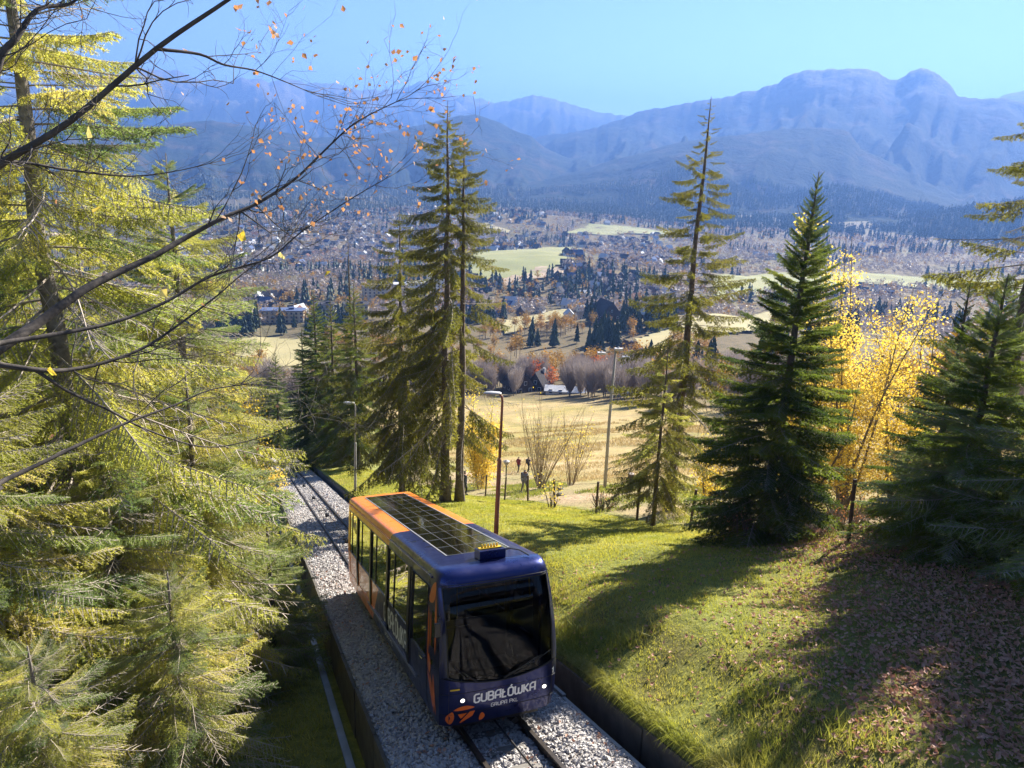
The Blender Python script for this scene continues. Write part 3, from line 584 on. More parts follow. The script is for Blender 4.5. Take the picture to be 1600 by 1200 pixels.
def stem_bush(name, label, x, y, H, n, seed, mat, leaf=None, spread=.32):
    r = random.Random(seed); root = empty(name, (x, y, gz1(x, y)-.05), label=label, cat='bush'); tips = []
    for i in range(n):
        a = r.uniform(0, 6.283); sp = r.uniform(.1, 1)*spread; p = np.array([math.cos(a)*.18, math.sin(a)*.18, 0]); d = norm(np.array([math.cos(a)*sp, math.sin(a)*sp, 1])); hh = H*r.uniform(.6, 1)
        mb = MB(); pts = [p]; q = p
        for k in range(7): d = norm(d+np.array([r.gauss(0, .05), r.gauss(0, .05), .03])); q = q+d*hh/7; pts.append(q)
        mb.tube(pts, [.028*(1-.85*k/7)+.003 for k in range(8)], 4)
        for k in range(9):
            f = r.uniform(.3, 1); b = pts[int(f*6.9)]; e = norm(d+np.array([r.gauss(0, .45), r.gauss(0, .45), .1])); tp = b+e*r.uniform(.4, 1.2)*H/6; mb.tube([b, tp], [.008, .003], 3, 0, False); tips.append((tp, e))
        mb.obj('stem', mat, root)
    if leaf: link('leaves', leaves_mesh('leaves', tips, leaf[1], leaf[2], M[leaf[0]], seed, .25), root)
    return root
M['willow'] = surf('willow', (.20, .15, .085), (.33, .26, .16), 4, .9)
stem_bush('willow_bush', 'bare many stemmed willow bush on the path beyond the fence', 2.3, 53.0, 7.4, 34, 71, M['willow'], ('leaf_yellow', 260, .09), .42)
stem_bush('willow_bush', 'smaller thin willow bush with a few yellow leaves', 4.6, 54.5, 6.0, 16, 72, M['willow'], ('leaf_yellow', 420, .10), .36)
stem_bush('briar_bush', 'low reddish briar at the foot of the fence spruce', 6.9, 21.0, 1.3, 18, 73, M['bark'], ('leaf_dry', 160, .06), .5)
stem_bush('briar_bush', 'yellow leaved sapling by the fence', 2.2, 36.4, 2.0, 6, 74, M['bark'], ('leaf_yellow', 130, .10), .4)
stem_bush('briar_bush', 'dry brown bramble along the fence', 4.4, 33.6, 1.0, 22, 75, M['bark'], ('leaf_dry', 160, .06), .9)
stem_bush('briar_bush', 'tangle of dry stems under the aspen', 10.2, 21.8, 1.3, 22, 76, M['twig'], ('leaf_dry', 260, .07), .8)

# --- the bare maple whose limbs reach in from the left ---
mz_ = gz1(-3.7, 3.0)
maple = empty('maple_tree', (-3.7, 3.0, mz_), label='bare maple with dark limbs and a few dry leaves, reaching over from the left', cat='tree')
mo = np.array([-3.7, 3.0, mz_])
mb = MB(); mb.tube([np.array((-3.7, 3.0, z))-mo+np.array([.05*math.sin(z), .05*math.cos(z*1.3), 0]) for z in np.linspace(mz_-.3, 4.5, 14)], [.2-.011*i for i in range(14)], 10); mb.obj('trunk', M['bark_maple'], maple, smooth=True)
LIMBS = [
 (.030, .011, [(-3.66, 3.3, -.9), (-2.62, 3.78, -.25), (-2.42, 3.79, -.1), (-2.11, 3.86, .1), (-1.71, 3.95, .44), (-1.36, 3.98, .67), (-1.08, 3.96, .85)]),
 (.036, .005, [(-3.68, 3.1, -1.9), (-2.95, 3.3, -1.35), (-2.51, 3.73, -.97), (-2.42, 3.91, -.88), (-2.28, 4.11, -.74), (-2.18, 4.28, -.67), (-2.04, 4.45, -.59), (-1.92, 4.62, -.5), (-1.75, 4.79, -.39), (-1.61, 4.94, -.32), (-1.41, 5.11, -.17), (-1.24, 5.26, .02), (-1.06, 5.4, .2), (-.74, 5.55, .38)]),
 (.017, .0035, [(-3.66, 3.0, -1.2), (-2.35, 3.24, -.86), (-2.23, 3.32, -.84), (-2.1, 3.52, -.84), (-1.93, 3.73, -.82), (-1.76, 3.92, -.75), (-1.59, 4.1, -.64), (-1.34, 4.29, -.56), (-1.2, 4.44, -.43), (-.95, 4.6, -.25), (-.71, 4.75, -.1)]),
 (.024, .005, [(-3.7, 3.2, -1.5), (-3.06, 4.21, -1.18), (-2.91, 4.31, -1.22), (-2.76, 4.41, -1.27), (-2.67, 4.58, -1.31), (-2.53, 4.77, -1.3), (-2.37, 4.96, -1.24), (-2.19, 5.15, -1.1), (-2.03, 5.33, -.96), (-1.9, 5.48, -.83), (-1.67, 5.66, -.65)]),
 (.016, .005, [(-3.66, 2.9, -2.0), (-2.18, 2.87, -1.4), (-2.13, 3.03, -1.37), (-2.06, 3.19, -1.35), (-1.95, 3.38, -1.31), (-1.83, 3.56, -1.27), (-1.69, 3.74, -1.24), (-1.56, 3.9, -1.2), (-1.41, 4.06, -1.21)]),
 (.012, .0035, [(-2.77, 4.4, -1.27), (-2.69, 4.57, -1.45), (-2.52, 4.67, -1.59), (-2.38, 4.85, -1.78), (-2.14, 5.07, -1.97), (-1.94, 5.25, -2.01), (-1.72, 5.43, -1.98), (-1.53, 5.6, -1.9)]),
 (.04, .010, [(-3.68, 3.3, -.6), (-3.37, 4.96, .04), (-3.21, 5.18, .5), (-3.13, 5.24, .62), (-3.06, 5.39, .81), (-2.94, 5.57, .88), (-2.8, 5.64, 1.03)]),
 (.014, .0035, [(-3.68, 3.3, -.3), (-2.78, 4.15, -.11), (-2.67, 4.35, -.1), (-2.51, 4.55, -.14), (-2.3, 4.78, -.17), (-2.08, 4.88, -.14), (-1.85, 5.07, -.07)]),
 (.009, .003, [(-1.71, 3.95, .44), (-1.57, 4.11, .44), (-1.47, 4.15, .4), (-1.36, 4.29, .39), (-1.21, 4.34, .34), (-1.09, 4.47, .29)])]
rn = random.Random(77); tips = []
def catmull(P, k=4):
    P = [np.array(p) for p in P]; P = [2*P[0]-P[1]]+P+[2*P[-1]-P[-2]]; out = []
    for i in range(1, len(P)-2):
        for j in range(k):
            u = j/k; out.append(.5*(2*P[i]+(P[i+1]-P[i-1])*u+(2*P[i-1]-5*P[i]+4*P[i+1]-P[i+2])*u*u+(3*P[i]-P[i-1]-3*P[i+1]+P[i+2])*u**3))
    return out+[P[-2]]
def twigs(mb, p, d, ln, rad, lv):
    k = 5; q = p; pts = [p]; kids = []
    for i in range(k):
        d = norm(d+np.array([rn.gauss(0, .20), rn.gauss(0, .20), rn.gauss(.04, .20)])); q = q+d*ln/k; pts.append(q)
        if lv > 0 and rn.random() < (.8 if i > 0 else .3): kids.append((q, norm(d+np.array([rn.gauss(0, .7), rn.gauss(0, .7), rn.gauss(.1, .7)])), ln*rn.uniform(.35, .6), rad*.55))
    mb.tube(pts, [rad*(1-.6*i/k) for i in range(k+1)], 4 if rad > .004 else 3, 0, False); tips.append((q, d))
    for c in kids: twigs(mb, c[0], c[1], c[2], c[3], lv-1)
for li, (ra, rb, pts) in enumerate(LIMBS):
    mb = MB(); P = [p-mo for p in catmull(pts)]; n = len(P)
    rb *= .5; mb.tube(P, [ra+(rb-ra)*(i/(n-1))**.75 for i in range(n)], 8)
    for i in range(5): twigs(mb, P[-1-i//2], norm(norm(P[-1]-P[-2])+np.array([rn.gauss(0, .35), rn.gauss(0, .35), rn.gauss(.05, .35)])), rn.uniform(.3, .6), max(.002, rb*1.1), 2)
    dens = {0: 12, 1: 30, 2: 24, 3: 24, 4: 7, 5: 8, 6: 24, 7: 24, 8: 8}[li]
    for i in range(dens):
        f = rn.uniform(.35 if li < 6 else .2, 1)**(.6 if li in (1, 2) else 1); j = min(int(f*(n-1)), n-2); d = norm(P[j+1]-P[j])
        r_here = ra+(rb-ra)*f**.8
        twigs(mb, P[j], norm(d+np.array([rn.gauss(0, .7), rn.gauss(0, .7), rn.gauss(.1, .8)])), rn.uniform(.25, .7)*(1.1-.4*f), min(.0048, r_here*.42), 2)
    mb.obj('limb', M['bark_maple'], maple, smooth=True)
g = np.random.default_rng(9); T = np.array([q for q, d in tips]); W = T+mo
pick = T[(W[:, 0] > -1.6) & (W[:, 2] > -.35)]; P = pick[g.integers(0, len(pick), 430)]+g.normal(size=(430, 3))*.02
P2 = T[g.integers(0, len(T), 60)]; P = np.concatenate([P, P2]); V, F = scatter(P, g.uniform(.02, .038, len(P)), leafV, leafF, g)
link('dry_leaves', tri_mesh('dry_leaves', V, F, M['leaf_dry']), maple)['kind'] = 'stuff'
for i, (lx, ly, lz) in enumerate([(-2.05, 3.9, .02), (-2.28, 4.3, -.35), (-1.56, 4.5, -.5), (-1.38, 4.7, -.62), (-1.86, 4.1, -.72), (-2.4, 3.9, -1.12), (-1.2, 5.0, -.75)]):
    V, F = scatter(np.array([(0., 0, 0)]), [.07], leafV, leafF, g); link('yellow_leaf', tri_mesh('yellow_leaf', V, F, M['leaf_yellow']), maple, tuple(np.array((lx, ly, lz))-mo))

# =============================== the funicular car ===============================
SC = .992
CO = TW(3.82, 10.81, .44)                       # front bottom centre of the body
AXX = np.array([LX, LY, 0])*SC; AXY = np.array([HX, HY, -SLOPE])*SC; AXZ = np.array([0, 0, 1.0])*SC
def paint(name, two):
    m, t, o = nt(name); p = t.nodes.new('ShaderNodeBsdfPrincipled'); t.links.new(p.outputs[0], o.inputs[0])
    p.inputs['Roughness'].default_value = .32; p.inputs['Coat Weight'].default_value = .45; p.inputs['Coat Roughness'].default_value = .06
    blue = (.017, .026, .125); orange = (.88, .24, .03)
    n = noise(t, 2.2, 6, .65)
    if two:
        uv = t.nodes.new('ShaderNodeUVMap'); uv.uv_map = 'livery'; sp = t.nodes.new('ShaderNodeSeparateXYZ'); t.links.new(uv.outputs[0], sp.inputs[0])
        a = t.nodes.new('ShaderNodeMath'); a.operation = 'MULTIPLY_ADD'; a.inputs[1].default_value = .88; t.links.new(sp.outputs[1], a.inputs[0]); t.links.new(sp.outputs[0], a.inputs[2])
        g_ = t.nodes.new('ShaderNodeMath'); g_.operation = 'GREATER_THAN'; g_.inputs[1].default_value = 7.3; t.links.new(a.outputs[0], g_.inputs[0])
        col = mixc(t, g_.outputs[0], blue, orange)
    else: col = blue
    mt_ = t.nodes.new('ShaderNodeMath'); mt_.operation = 'MULTIPLY_ADD'; mt_.inputs[1].default_value = -.75; mt_.inputs[2].default_value = .75
    t.links.new(g_.outputs[0], mt_.inputs[0]); t.links.new(mt_.outputs[0], p.inputs['Metallic'])
    dirt = ramp(t, n.outputs[0], [(.42, (0, 0, 0)), (.75, (.14, .14, .14))]).outputs[0]
    t.links.new(mixc(t, dirt, col, (.16, .13, .11)), p.inputs['Base Color'])
    rr = ramp(t, n.outputs[0], [(.3, (.22, .22, .22)), (.75, (.5, .5, .5))]).outputs[0]; t.links.new(rr, p.inputs['Roughness'])
    return m
M['livery'] = paint('livery', True)
M['orange'] = surf('orange_film', (.72, .15, .02), (.60, .12, .018), 5, .35, coat=.5)
M['white_print'] = surf('white_print', (.85, .86, .88), (.75, .76, .8), 12, .4)
M['black'] = surf('black_trim', (.010, .010, .012), (.022, .021, .022), 6, .35)
M['rubber'] = surf('rubber', (.012, .012, .012), (.025, .025, .025), 9, .75)
M['seat'] = surf('seat_cloth', (.015, .02, .05), (.03, .035, .08), 20, .85)
M['interior'] = surf('interior', (.22, .22, .225), (.32, .32, .325), 4, .7)
M['chrome'] = surf('steel', (.55, .55, .56), (.4, .4, .41), 8, .25, metal=1.0)
M['yellow'] = surf('yellow_paint', (.72, .48, .02), (.5, .33, .02), 8, .5)
def glass(name, tint, base=.06, rough=.02, gl=1.0):
    m, t, o = nt(name); fr = t.nodes.new('ShaderNodeFresnel'); fr.inputs[0].default_value = 1.42
    tr = t.nodes.new('ShaderNodeBsdfTransparent'); tr.inputs[0].default_value = (*tint, 1)
    gs = t.nodes.new('ShaderNodeBsdfGlossy'); gs.inputs['Roughness'].default_value = rough; gs.inputs[0].default_value = (gl, gl, gl, 1)
    nn = noise(t, .9, 2); t.links.new(bump(t, nn.outputs[0], .12, .02), gs.inputs['Normal'])
    a = t.nodes.new('ShaderNodeMath'); a.operation = 'ADD'; a.use_clamp = True; a.inputs[1].default_value = base; t.links.new(fr.outputs[0], a.inputs[0])
    mx = t.nodes.new('ShaderNodeMixShader'); t.links.new(a.outputs[0], mx.inputs[0]); t.links.new(tr.outputs[0], mx.inputs[1]); t.links.new(gs.outputs[0], mx.inputs[2]); t.links.new(mx.outputs[0], o.inputs[0])
    return m
M['windscreen'] = glass('windscreen_glass', (.34, .35, .38), .02, .02, .42)
M['side_glass'] = glass('side_glass', (.16, .17, .18), .34)
M['roof_glass'] = glass('roof_glass', (.34, .35, .36), .42, .07)
car = empty('funicular_car', tuple(CO), label='blue and orange funicular railcar with glass roof climbing the track', cat='railcar')
class CB(MB):
    """polygons given in car coordinates: x across, y back from the front, z up"""
    def mesh(s, name, mats, smooth=False):
        L_ = np.array(s.v, float); W_ = L_[:, :1]*AXX + L_[:, 1:2]*AXY + L_[:, 2:3]*AXZ
        me = bpy.data.meshes.new(name); me.from_pydata([tuple(v) for v in W_], [], s.f)
        for m in (mats if isinstance(mats, (list, tuple)) else [mats]): me.materials.append(m)
        me.polygons.foreach_set('material_index', s.m)
        if smooth: me.polygons.foreach_set('use_smooth', [True]*len(s.f))
        uv = me.uv_layers.new(name='livery'); li = np.zeros(len(me.loops), np.int32); me.loops.foreach_get('vertex_index', li)
        uv.data.foreach_set('uv', L_[li][:, 1:3].astype(np.float32).ravel()); me.update(calc_edges=True)
        return me
    def grid(s, fn, us, vs, m=0):
        b = len(s.v); nv = len(vs)
        for u in us:
            for v in vs: s.v.append(tuple(fn(u, v)))
        for i in range(len(us)-1):
            for j in range(nv-1): s.f.append((b+i*nv+j, b+(i+1)*nv+j, b+(i+1)*nv+j+1, b+i*nv+j+1)); s.m.append(m)
    def slab(s, fn, us, vs, off, m=0):
        """grid with thickness: off moves a point inwards"""
        s.grid(fn, us, vs, m); s.grid(lambda u, v: np.array(fn(u, v))+np.array(off), us, vs, m)
        for (ua, ub) in ((0, 0), (-1, -1)):
            for j in range(len(vs)-1):
                p, q = np.array(fn(us[ua], vs[j])), np.array(fn(us[ua], vs[j+1])); s.poly([p, q, q+off, p+off], m)
        for va in (0, -1):
            for i in range(len(us)-1):
                p, q = np.array(fn(us[i], vs[va])), np.array(fn(us[i+1], vs[va])); s.poly([p, q, q+off, p+off], m)
hw = lambda z: 1.06 - .02*max(0, .4-z)/.4 - .065*max(0, z-1.15)/1.45
yc = lambda z: float(np.interp(z, [0, .3, .9, 1.2, 1.7, 2.2, 2.58, 2.72, 2.86], [.07, 0, -.03, -.01, .07, .22, .40, .48, .68]))
def SF(x, z, d=0.0):
    q = min(1, abs(x)/hw(z)); return np.array([x, yc(z) + .04*q*q + .13*q**10 - d, z])
lin = lambda a, b, n: list(np.linspace(a, b, n))
zb = lambda x: .80 + .19*(x/.94)**2
off_in = np.array([0, .05, 0])
# front shell
mb = CB()
mb.slab(lambda u, v: SF(u*hw(v*zb(u*.94)), v*zb(u*.94)), lin(-1, 1, 29), lin(0, 1, 9), off_in)                  # below the windscreen
for sg in (-1, 1):
    mb.slab(lambda u, v: SF(sg*(.94+(hw(v)-.94)*u), v), [0, .25, .5, .75, 1], [.99+(2.58-.99)*i/9 for i in range(10)], off_in)   # screen pillars
    mb.grid(lambda u, v: np.array([sg*hw(v), SF(hw(v), v)[1]*(1-u)+.88*u, v]), [0, .5, 1], lin(0, 2.58, 12))   # returns round the corner
roof_sec = lambda u: np.array([np.sign(u)*np.interp(abs(u), [0, .7, .85, .93, .97, 1], [0, .80, .92, .975, .99, hw(2.7)]), 0, np.interp(abs(u), [0, .7, .85, .93, .97, 1], [2.90, 2.885, 2.865, 2.82, 2.775, 2.70])])
us_ = lin(-1, -.85, 5)+lin(-.8, .8, 17)+lin(.85, 1, 5)
def header(u, w):
    a = SF(u*hw(2.58), 2.58); r = roof_sec(u)+np.array([0, .88, 0]); c = np.array([a[0]*.5+r[0]*.5, a[1]*.92+r[1]*.08+.03, r[2]*.985+a[2]*.015])
    return a*(1-w)**2 + 2*c*w*(1-w) + r*w*w
mb.grid(header, us_, lin(0, 1, 7))
for sg in (-1, 1): mb.poly([header(sg, 0), (sg*hw(2.58), .88, 2.58), (sg*hw(2.7), .88, 2.70), header(sg, .66), header(sg, .33)])
mb.obj('front_shell', M['livery'], car, smooth=True)
mb = CB(); mb.tube([header(u, .06)+np.array([0, -.006, 0]) for u in lin(-.97, .97, 25)], .008, 5); mb.obj('header_seam', M['black'], car)
# windscreen
mb = CB(); mb.grid(lambda u, v: SF(u, zb(u)+v*(2.58-zb(u)), -.012), lin(-.94, .94, 25), lin(0, 1, 13)); mb.obj('windscreen', M['windscreen'], car, smooth=True)
mb = CB(); 
loop = [SF(u, zb(u), .004) for u in lin(-.935, .935, 22)]+[SF(.935, z, .004) for z in lin(1.05, 2.56, 8)]+[SF(u, 2.57, .004) for u in lin(.935, -.935, 22)]+[SF(-.935, z, .004) for z in lin(2.56, 1.0, 8)]
mb.tube(loop, .013, 5); mb.obj('windscreen_seal', M['rubber'], car)
# sides
L0, LN = .88, 11.9
SECT = [(2.82, 5.04), (5.24, 7.44), (7.64, 9.84), (10.04, 11.6)]
for sg in (-1, 1):
    sx_ = lambda d=0.0: (lambda y, z: np.array([sg*(hw(z)+d), y, z]))
    th_ = np.array([-sg*.05, 0, 0])
    mb = CB(); mb.slab(sx_(), lin(L0, LN, 13), [0, .2, .40], th_); mb.slab(sx_(), lin(L0, LN, 13), [2.50, 2.6, 2.70], th_)
    mb.slab(sx_(), [L0, 1.15], lin(.40, 2.50, 6), th_); mb.slab(sx_(), [2.42, 2.64], lin(.40, 2.50, 6), th_); mb.slab(sx_(), [1.15, 2.42], lin(.40, 1.02, 3), th_); mb.slab(sx_(), [11.6, LN], lin(.40, 2.50, 6), th_)
    mb.obj('side_frame', M['livery'], car, smooth=False)
    for (a, b) in SECT:
        mb = CB(); mb.slab(sx_(-.012), [a, b], [.40, .78, 1.15], th_*.6); mb.obj('lower_panel', M['livery'], car)
        mb = CB(); mb.slab(sx_(-.015), [a, (a+b)/2, b], [1.15, 1.8, 2.50], th_*.12); mb.obj('window_pane', M['side_glass'], car)
        mb = CB(); y_ = a+(b-a)*.68; mb.slab(sx_(.002), [y_-.02, y_+.02], [1.15, 2.50], th_*.3); mb.slab(sx_(.002), [a, b], [1.135, 1.165], th_*.3); mb.slab(sx_(.002), [a, b], [2.48, 2.51], th_*.3); mb.obj('window_frame', M['black'], car)
    for y_ in (2.73, 5.14, 7.54, 9.94):
        mb = CB(); mb.slab(sx_(.018), [y_-.10, y_+.10], [.34, 1.15, 1.9, 2.52], th_); mb.obj('door_post', M['black'], car)
    mb = CB(); mb.slab(sx_(-.01), [1.15, 1.8, 2.42], [1.02, 1.8, 2.50], th_*.15); mb.obj('cab_window', M['side_glass'], car)
    mb = CB(); mb.tube([np.array([sg*(hw(z)+.004), y, z]) for (y, z) in ((1.15, 1.02), (2.42, 1.02), (2.42, 2.48), (1.15, 2.48), (1.15, 1.02))], .014, 4); mb.obj('cab_window_seal', M['rubber'], car)
    mb = CB(); mb.slab(sx_(.03), [1.95, 7.9], [.30, .36], th_*1.2); mb.obj('door_sill', surf('sill_grey', (.16, .17, .22), (.22, .23, .28), 5, .5), car) if sg == -1 else None
    mb = CB(); mb.tube([np.array([sg*(hw(2.7)+.012), y, 2.70]) for y in lin(.9, LN, 12)], .022, 6); mb.obj('gutter_rail', M['livery'], car)
    mb = CB(); mb.tube([np.array([sg*(hw(.95)+.03), y, .95]) for y in (1.3, 1.32, 1.48, 1.5)], .012, 6); mb.obj('door_handle', M['chrome'], car)
# roof
GX0, GX1, GY0, GY1 = -.56, .64, 1.62, 11.45
ur = np.array(lin(0, 1, 60)); xr = np.array([roof_sec(u)[0] for u in ur])
u0 = -float(np.interp(-GX0, xr, ur)); u1 = float(np.interp(GX1, xr, ur))
mb = CB(); rs_ = lambda u, y: roof_sec(u)+np.array([0, y, 0])
mb.grid(rs_, lin(-1, u0, 9), lin(.88, LN, 12)); mb.grid(rs_, lin(u1, 1, 9), lin(.88, LN, 12)); mb.grid(rs_, lin(u0, u1, 7), [.88, 1.2, GY0]); mb.grid(rs_, lin(u0, u1, 7), [GY1, LN])
mb.obj('roof', M['livery'], car, smooth=True)
np_ = 12; dy_ = (GY1-GY0)/np_
for i in range(np_):
    a, b = GY0+i*dy_+.012, GY0+(i+1)*dy_-.012; 
    for j in range(4):
        ua, ub = u0+(u1-u0)*j/4+.006, u0+(u1-u0)*(j+1)/4-.006; mb = CB(); mb.slab(lambda u, y: roof_sec(u)+np.array([0, y, .004]), [ua, ub], [a, b], np.array([0, 0, -.02])); mb.obj('roof_pane', M['roof_glass'], car)
ALU = surf('alu_bar', (.30, .30, .30), (.22, .22, .22), 6, .5, metal=.4)
for i in range(np_+1): mb = CB(); mb.box((.04, GY0+i*dy_, 2.893), ((GX1-GX0)/2, .006, .010)); mb.obj('roof_bar', ALU, car)
for j in range(1, 4): mb = CB(); mb.box((GX0+(GX1-GX0)*j/4, (GY0+GY1)/2, 2.891), (.0025, (GY1-GY0)/2, .008)); mb.obj('roof_bar', ALU, car)
for x_ in (GX0, GX1): mb = CB(); mb.box((x_, (GY0+GY1)/2, 2.889), (.014, (GY1-GY0)/2, .012)); mb.obj('roof_bar', ALU, car)
mb = CB(); mb.box((.07, 1.02, 2.985), (.24, .17, .09)); rb = bevel(mb.obj('roof_box', M['livery'], car), .015)
for i in range(6): mb = CB(); mb.tube([(-.07+i*.055, 1.05, 3.09), (-.07+i*.055, 1.05, 3.16)], [.02, .013], 8); mb.obj('insulator', M['yellow'], rb)
mb = CB(); mb.box((.07, 1.05, 3.083), (.20, .07, .010)); mb.obj('insulator_tray', M['yellow'], rb)
mb = CB(); mb.tube([(.31, 1.05, 3.0), (.45, 1.0, 3.02), (.58, .92, 2.99), (.66, .80, 2.93), (.70, .74, 2.90)], .012, 5); mb.obj('roof_cable', M['rubber'], car)
# rear end, floor, underframe, inside
mb = CB(); mb.slab(lambda x, z: np.array([x*hw(z), LN, z]), lin(-1, 1, 5), lin(0, 1.1, 4), np.array([0, .05, 0])); mb.slab(lambda x, z: np.array([x*hw(z), LN, z]), lin(-1, -.86, 2), lin(1.1, 2.5, 4), np.array([0, .05, 0])); mb.slab(lambda x, z: np.array([x*hw(z), LN, z]), lin(.86, 1, 2), lin(1.1, 2.5, 4), np.array([0, .05, 0])); mb.slab(lambda x, z: np.array([x*hw(z), LN, z]), lin(-1, 1, 5), [2.5, 2.7], np.array([0, .05, 0])); mb.poly([roof_sec(u)+np.array([0, LN, 0]) for u in lin(-1, 1, 21)])
mb.obj('rear_shell', M['livery'], car)
mb = CB(); mb.slab(lambda x, z: np.array([x*hw(z), LN+.02, z]), [-.86, .86], [1.1, 2.5], np.array([0, .01, 0])); mb.obj('rear_window', M['windscreen'], car)
mb = CB(); mb.box((0, 6.1, .16), (.98, 5.7, .04)); mb.obj('floor', M['interior'], car)
mb = CB(); mb.box((0, 6.0, -.12), (.72, 5.4, .13)); mb.box((0, .55, -.06), (.8, .3, .08)); mb.obj('underframe', M['black'], car)
for y_ in (1.5, 3.0, 9.0, 10.5):
    for sg in (-1, 1): mb = CB(); mb.tube([(sg*.50, y_, -.16), (sg*.60, y_, -.16)], .23, 18); mb.obj('wheel', M['rail_steel'], car)
mb = CB(); mb.tube([(.35, .35, -.22), (.35, .2, -.22)], .06, 10); mb.box((.35, .4, -.16), (.06, .12, .1)); mb.obj('coupler', M['grease'], car)
for y_ in (2.9, 4.2, 5.6, 7.0, 8.4, 9.8):
    for x_ in (-.62, .62):
        mb = CB(); mb.box((x_, y_, .50), (.34, .24, .06)); mb.box((x_, y_+.24, .85), (.34, .05, .38)); mb.box((x_, y_, .31), (.28, .18, .13)); bevel(mb.obj('seat', M['seat'], car), .03)
for y_ in (3.6, 6.3, 9.1):
    for x_ in (-.2, .2): mb = CB(); mb.tube([(x_, y_, .2), (x_, y_, 2.78)], .018, 6); mb.obj('grab_pole', M['yellow'], car)
mb = CB(); mb.box((0, .55, .62), (.85, .22, .12)); mb.box((-.3, .5, .76), (.3, .16, .03)); bevel(mb.obj('control_desk', M['black'], car), .03)
mb = CB(); mb.box((-.35, 1.35, .6), (.26, .25, .06)); mb.box((-.35, 1.6, 1.0), (.26, .05, .42)); bevel(mb.obj('driver_seat', M['seat'], car), .04)
mb = CB(); mb.box((0, 2.6, .7), (.98, .02, .5)); bevel(mb.obj('cab_partition', M['interior'], car), .004)
# lamps, wipers, marks
m, t, o = nt('lamp_lit'); em = t.nodes.new('ShaderNodeEmission'); em.inputs[0].default_value = (1, .97, .9, 1); em.inputs[1].default_value = .9; t.links.new(em.outputs[0], o.inputs[0]); M['lamp_lit'] = m
for (x_, z_) in ((-.69, .52), (.80, .48)):
    c = SF(x_, z_, .004); mb = CB(); mb.tube([c+np.array([0, .02, 0]), c+np.array([0, -.012, 0])], [.05, .045], 20); hl = mb.obj('headlight', M['chrome'], car)
    mb = CB(); mb.tube([c+np.array([0, -.012, 0]), c+np.array([0, -.018, 0])], [.036, .024], 20); mb.obj('lens', M['lamp_lit'], hl)
mb = CB(); mb.tube([SF(.02, .84, .03), SF(.35, 1.0, .035), SF(.72, 1.16, .035)], [.016, .012, .008], 5); mb.tube([SF(.20, .88, .04), SF(.62, 1.08, .04), SF(.88, 1.20, .03)], .009, 4); mb.obj('wiper', M['rubber'], car)
mb = CB(); mb.tube([SF(-.45, .86, .03), SF(-.72, 1.1, .035)], [.014, .007], 5); mb.tube([SF(-.62, .93, .035), SF(-.86, 1.22, .03)], .008, 4); mb.obj('wiper', M['rubber'], car)
GLY = {'G': (.66, [[(.6, 1), (.2, 1), (.05, .85), (.05, .15), (.2, 0), (.45, 0), (.6, .15), (.6, .5), (.34, .5)]]), 'U': (.66, [[(.05, 1), (.05, .15), (.2, 0), (.45, 0), (.6, .15), (.6, 1)]]),
 'B': (.66, [[(.05, 0), (.05, 1), (.42, 1), (.55, .88), (.55, .64), (.43, .53), (.12, .53)], [(.40, .53), (.6, .40), (.6, .13), (.47, 0), (.06, 0)]]), 'A': (.66, [[(.05, 0), (.05, .80), (.24, 1), (.6, 1), (.6, 0)], [(.09, .40), (.56, .40)]]),
 'Ł': (.55, [[(.08, 1), (.08, 0), (.5, 0)], [(-.07, .40), (.33, .66)]]), 'Ó': (.66, [[(.33, 0), (.2, 0), (.05, .15), (.05, .85), (.2, 1), (.45, 1), (.6, .85), (.6, .15), (.45, 0), (.32, 0)], [(.28, 1.14), (.44, 1.34)]]),
 'W': (.90, [[(.05, 1), (.05, .15), (.17, 0), (.30, 0), (.44, .14), (.44, .75)], [(.44, .10), (.57, 0), (.70, 0), (.84, .15), (.84, 1)]]), 'K': (.62, [[(.05, 0), (.05, 1)], [(.55, 1), (.16, .5), (.58, 0)]]),
 'R': (.62, [[(.05, 0), (.05, 1), (.45, 1), (.55, .88), (.55, .62), (.45, .5), (.09, .5)], [(.34, .5), (.58, 0)]]), 'P': (.60, [[(.05, 0), (.05, 1), (.44, 1), (.56, .88), (.56, .6), (.44, .48), (.09, .48)]]), 'L': (.5, [[(.05, 1), (.05, 0), (.46, 0)]]), ' ': (.34, []), '1': (.34, [[(.06, .78), (.26, 1), (.26, 0)]])}
def ribbon(pts, w):
    pts = [np.array(p, float) for p in pts]; a, b = [], []
    for i in range(len(pts)):
        d0 = norm2(pts[i]-pts[i-1]) if i else norm2(pts[1]-pts[0]); d1 = norm2(pts[i+1]-pts[i]) if i < len(pts)-1 else d0
        n_ = norm2(np.array([-(d0+d1)[1], (d0+d1)[0]])); k = w/2/max(.45, n_@np.array([-d0[1], d0[0]]))
        a.append(pts[i]+n_*k); b.append(pts[i]-n_*k)
    return a, b
def norm2(v): return v/(np.hypot(*v)+1e-9)
def lettering(name, text, fn, width, cap, stroke=.17, gap=.10):
    tot = sum(GLY[c][0]+gap for c in text)-gap; k = width/tot; x = 0.0
    for c in text:
        gw, strokes = GLY[c]; mb = CB()
        for si, st in enumerate(strokes):
            a, b = ribbon([(p[0]*k, p[1]*cap) for p in st], stroke*cap)
            for i in range(len(a)-1): mb.poly([fn(x+q[0], q[1], .0006*si) for q in (a[i], a[i+1], b[i+1], b[i])])
        if strokes: mb.obj(name, M['white_print'], car)
        x += (gw+gap)*k
lettering('letter', 'GUBAŁÓWKA', lambda x, z, d: SF(-.49+x, .43+z+.02*x, .007+d), 1.12, .165, .19)
lettering('small_letter', 'GRUPA PKL', lambda x, z, d: SF(-.18+x, .285+z+.02*x, .007+d), .49, .072, .15)
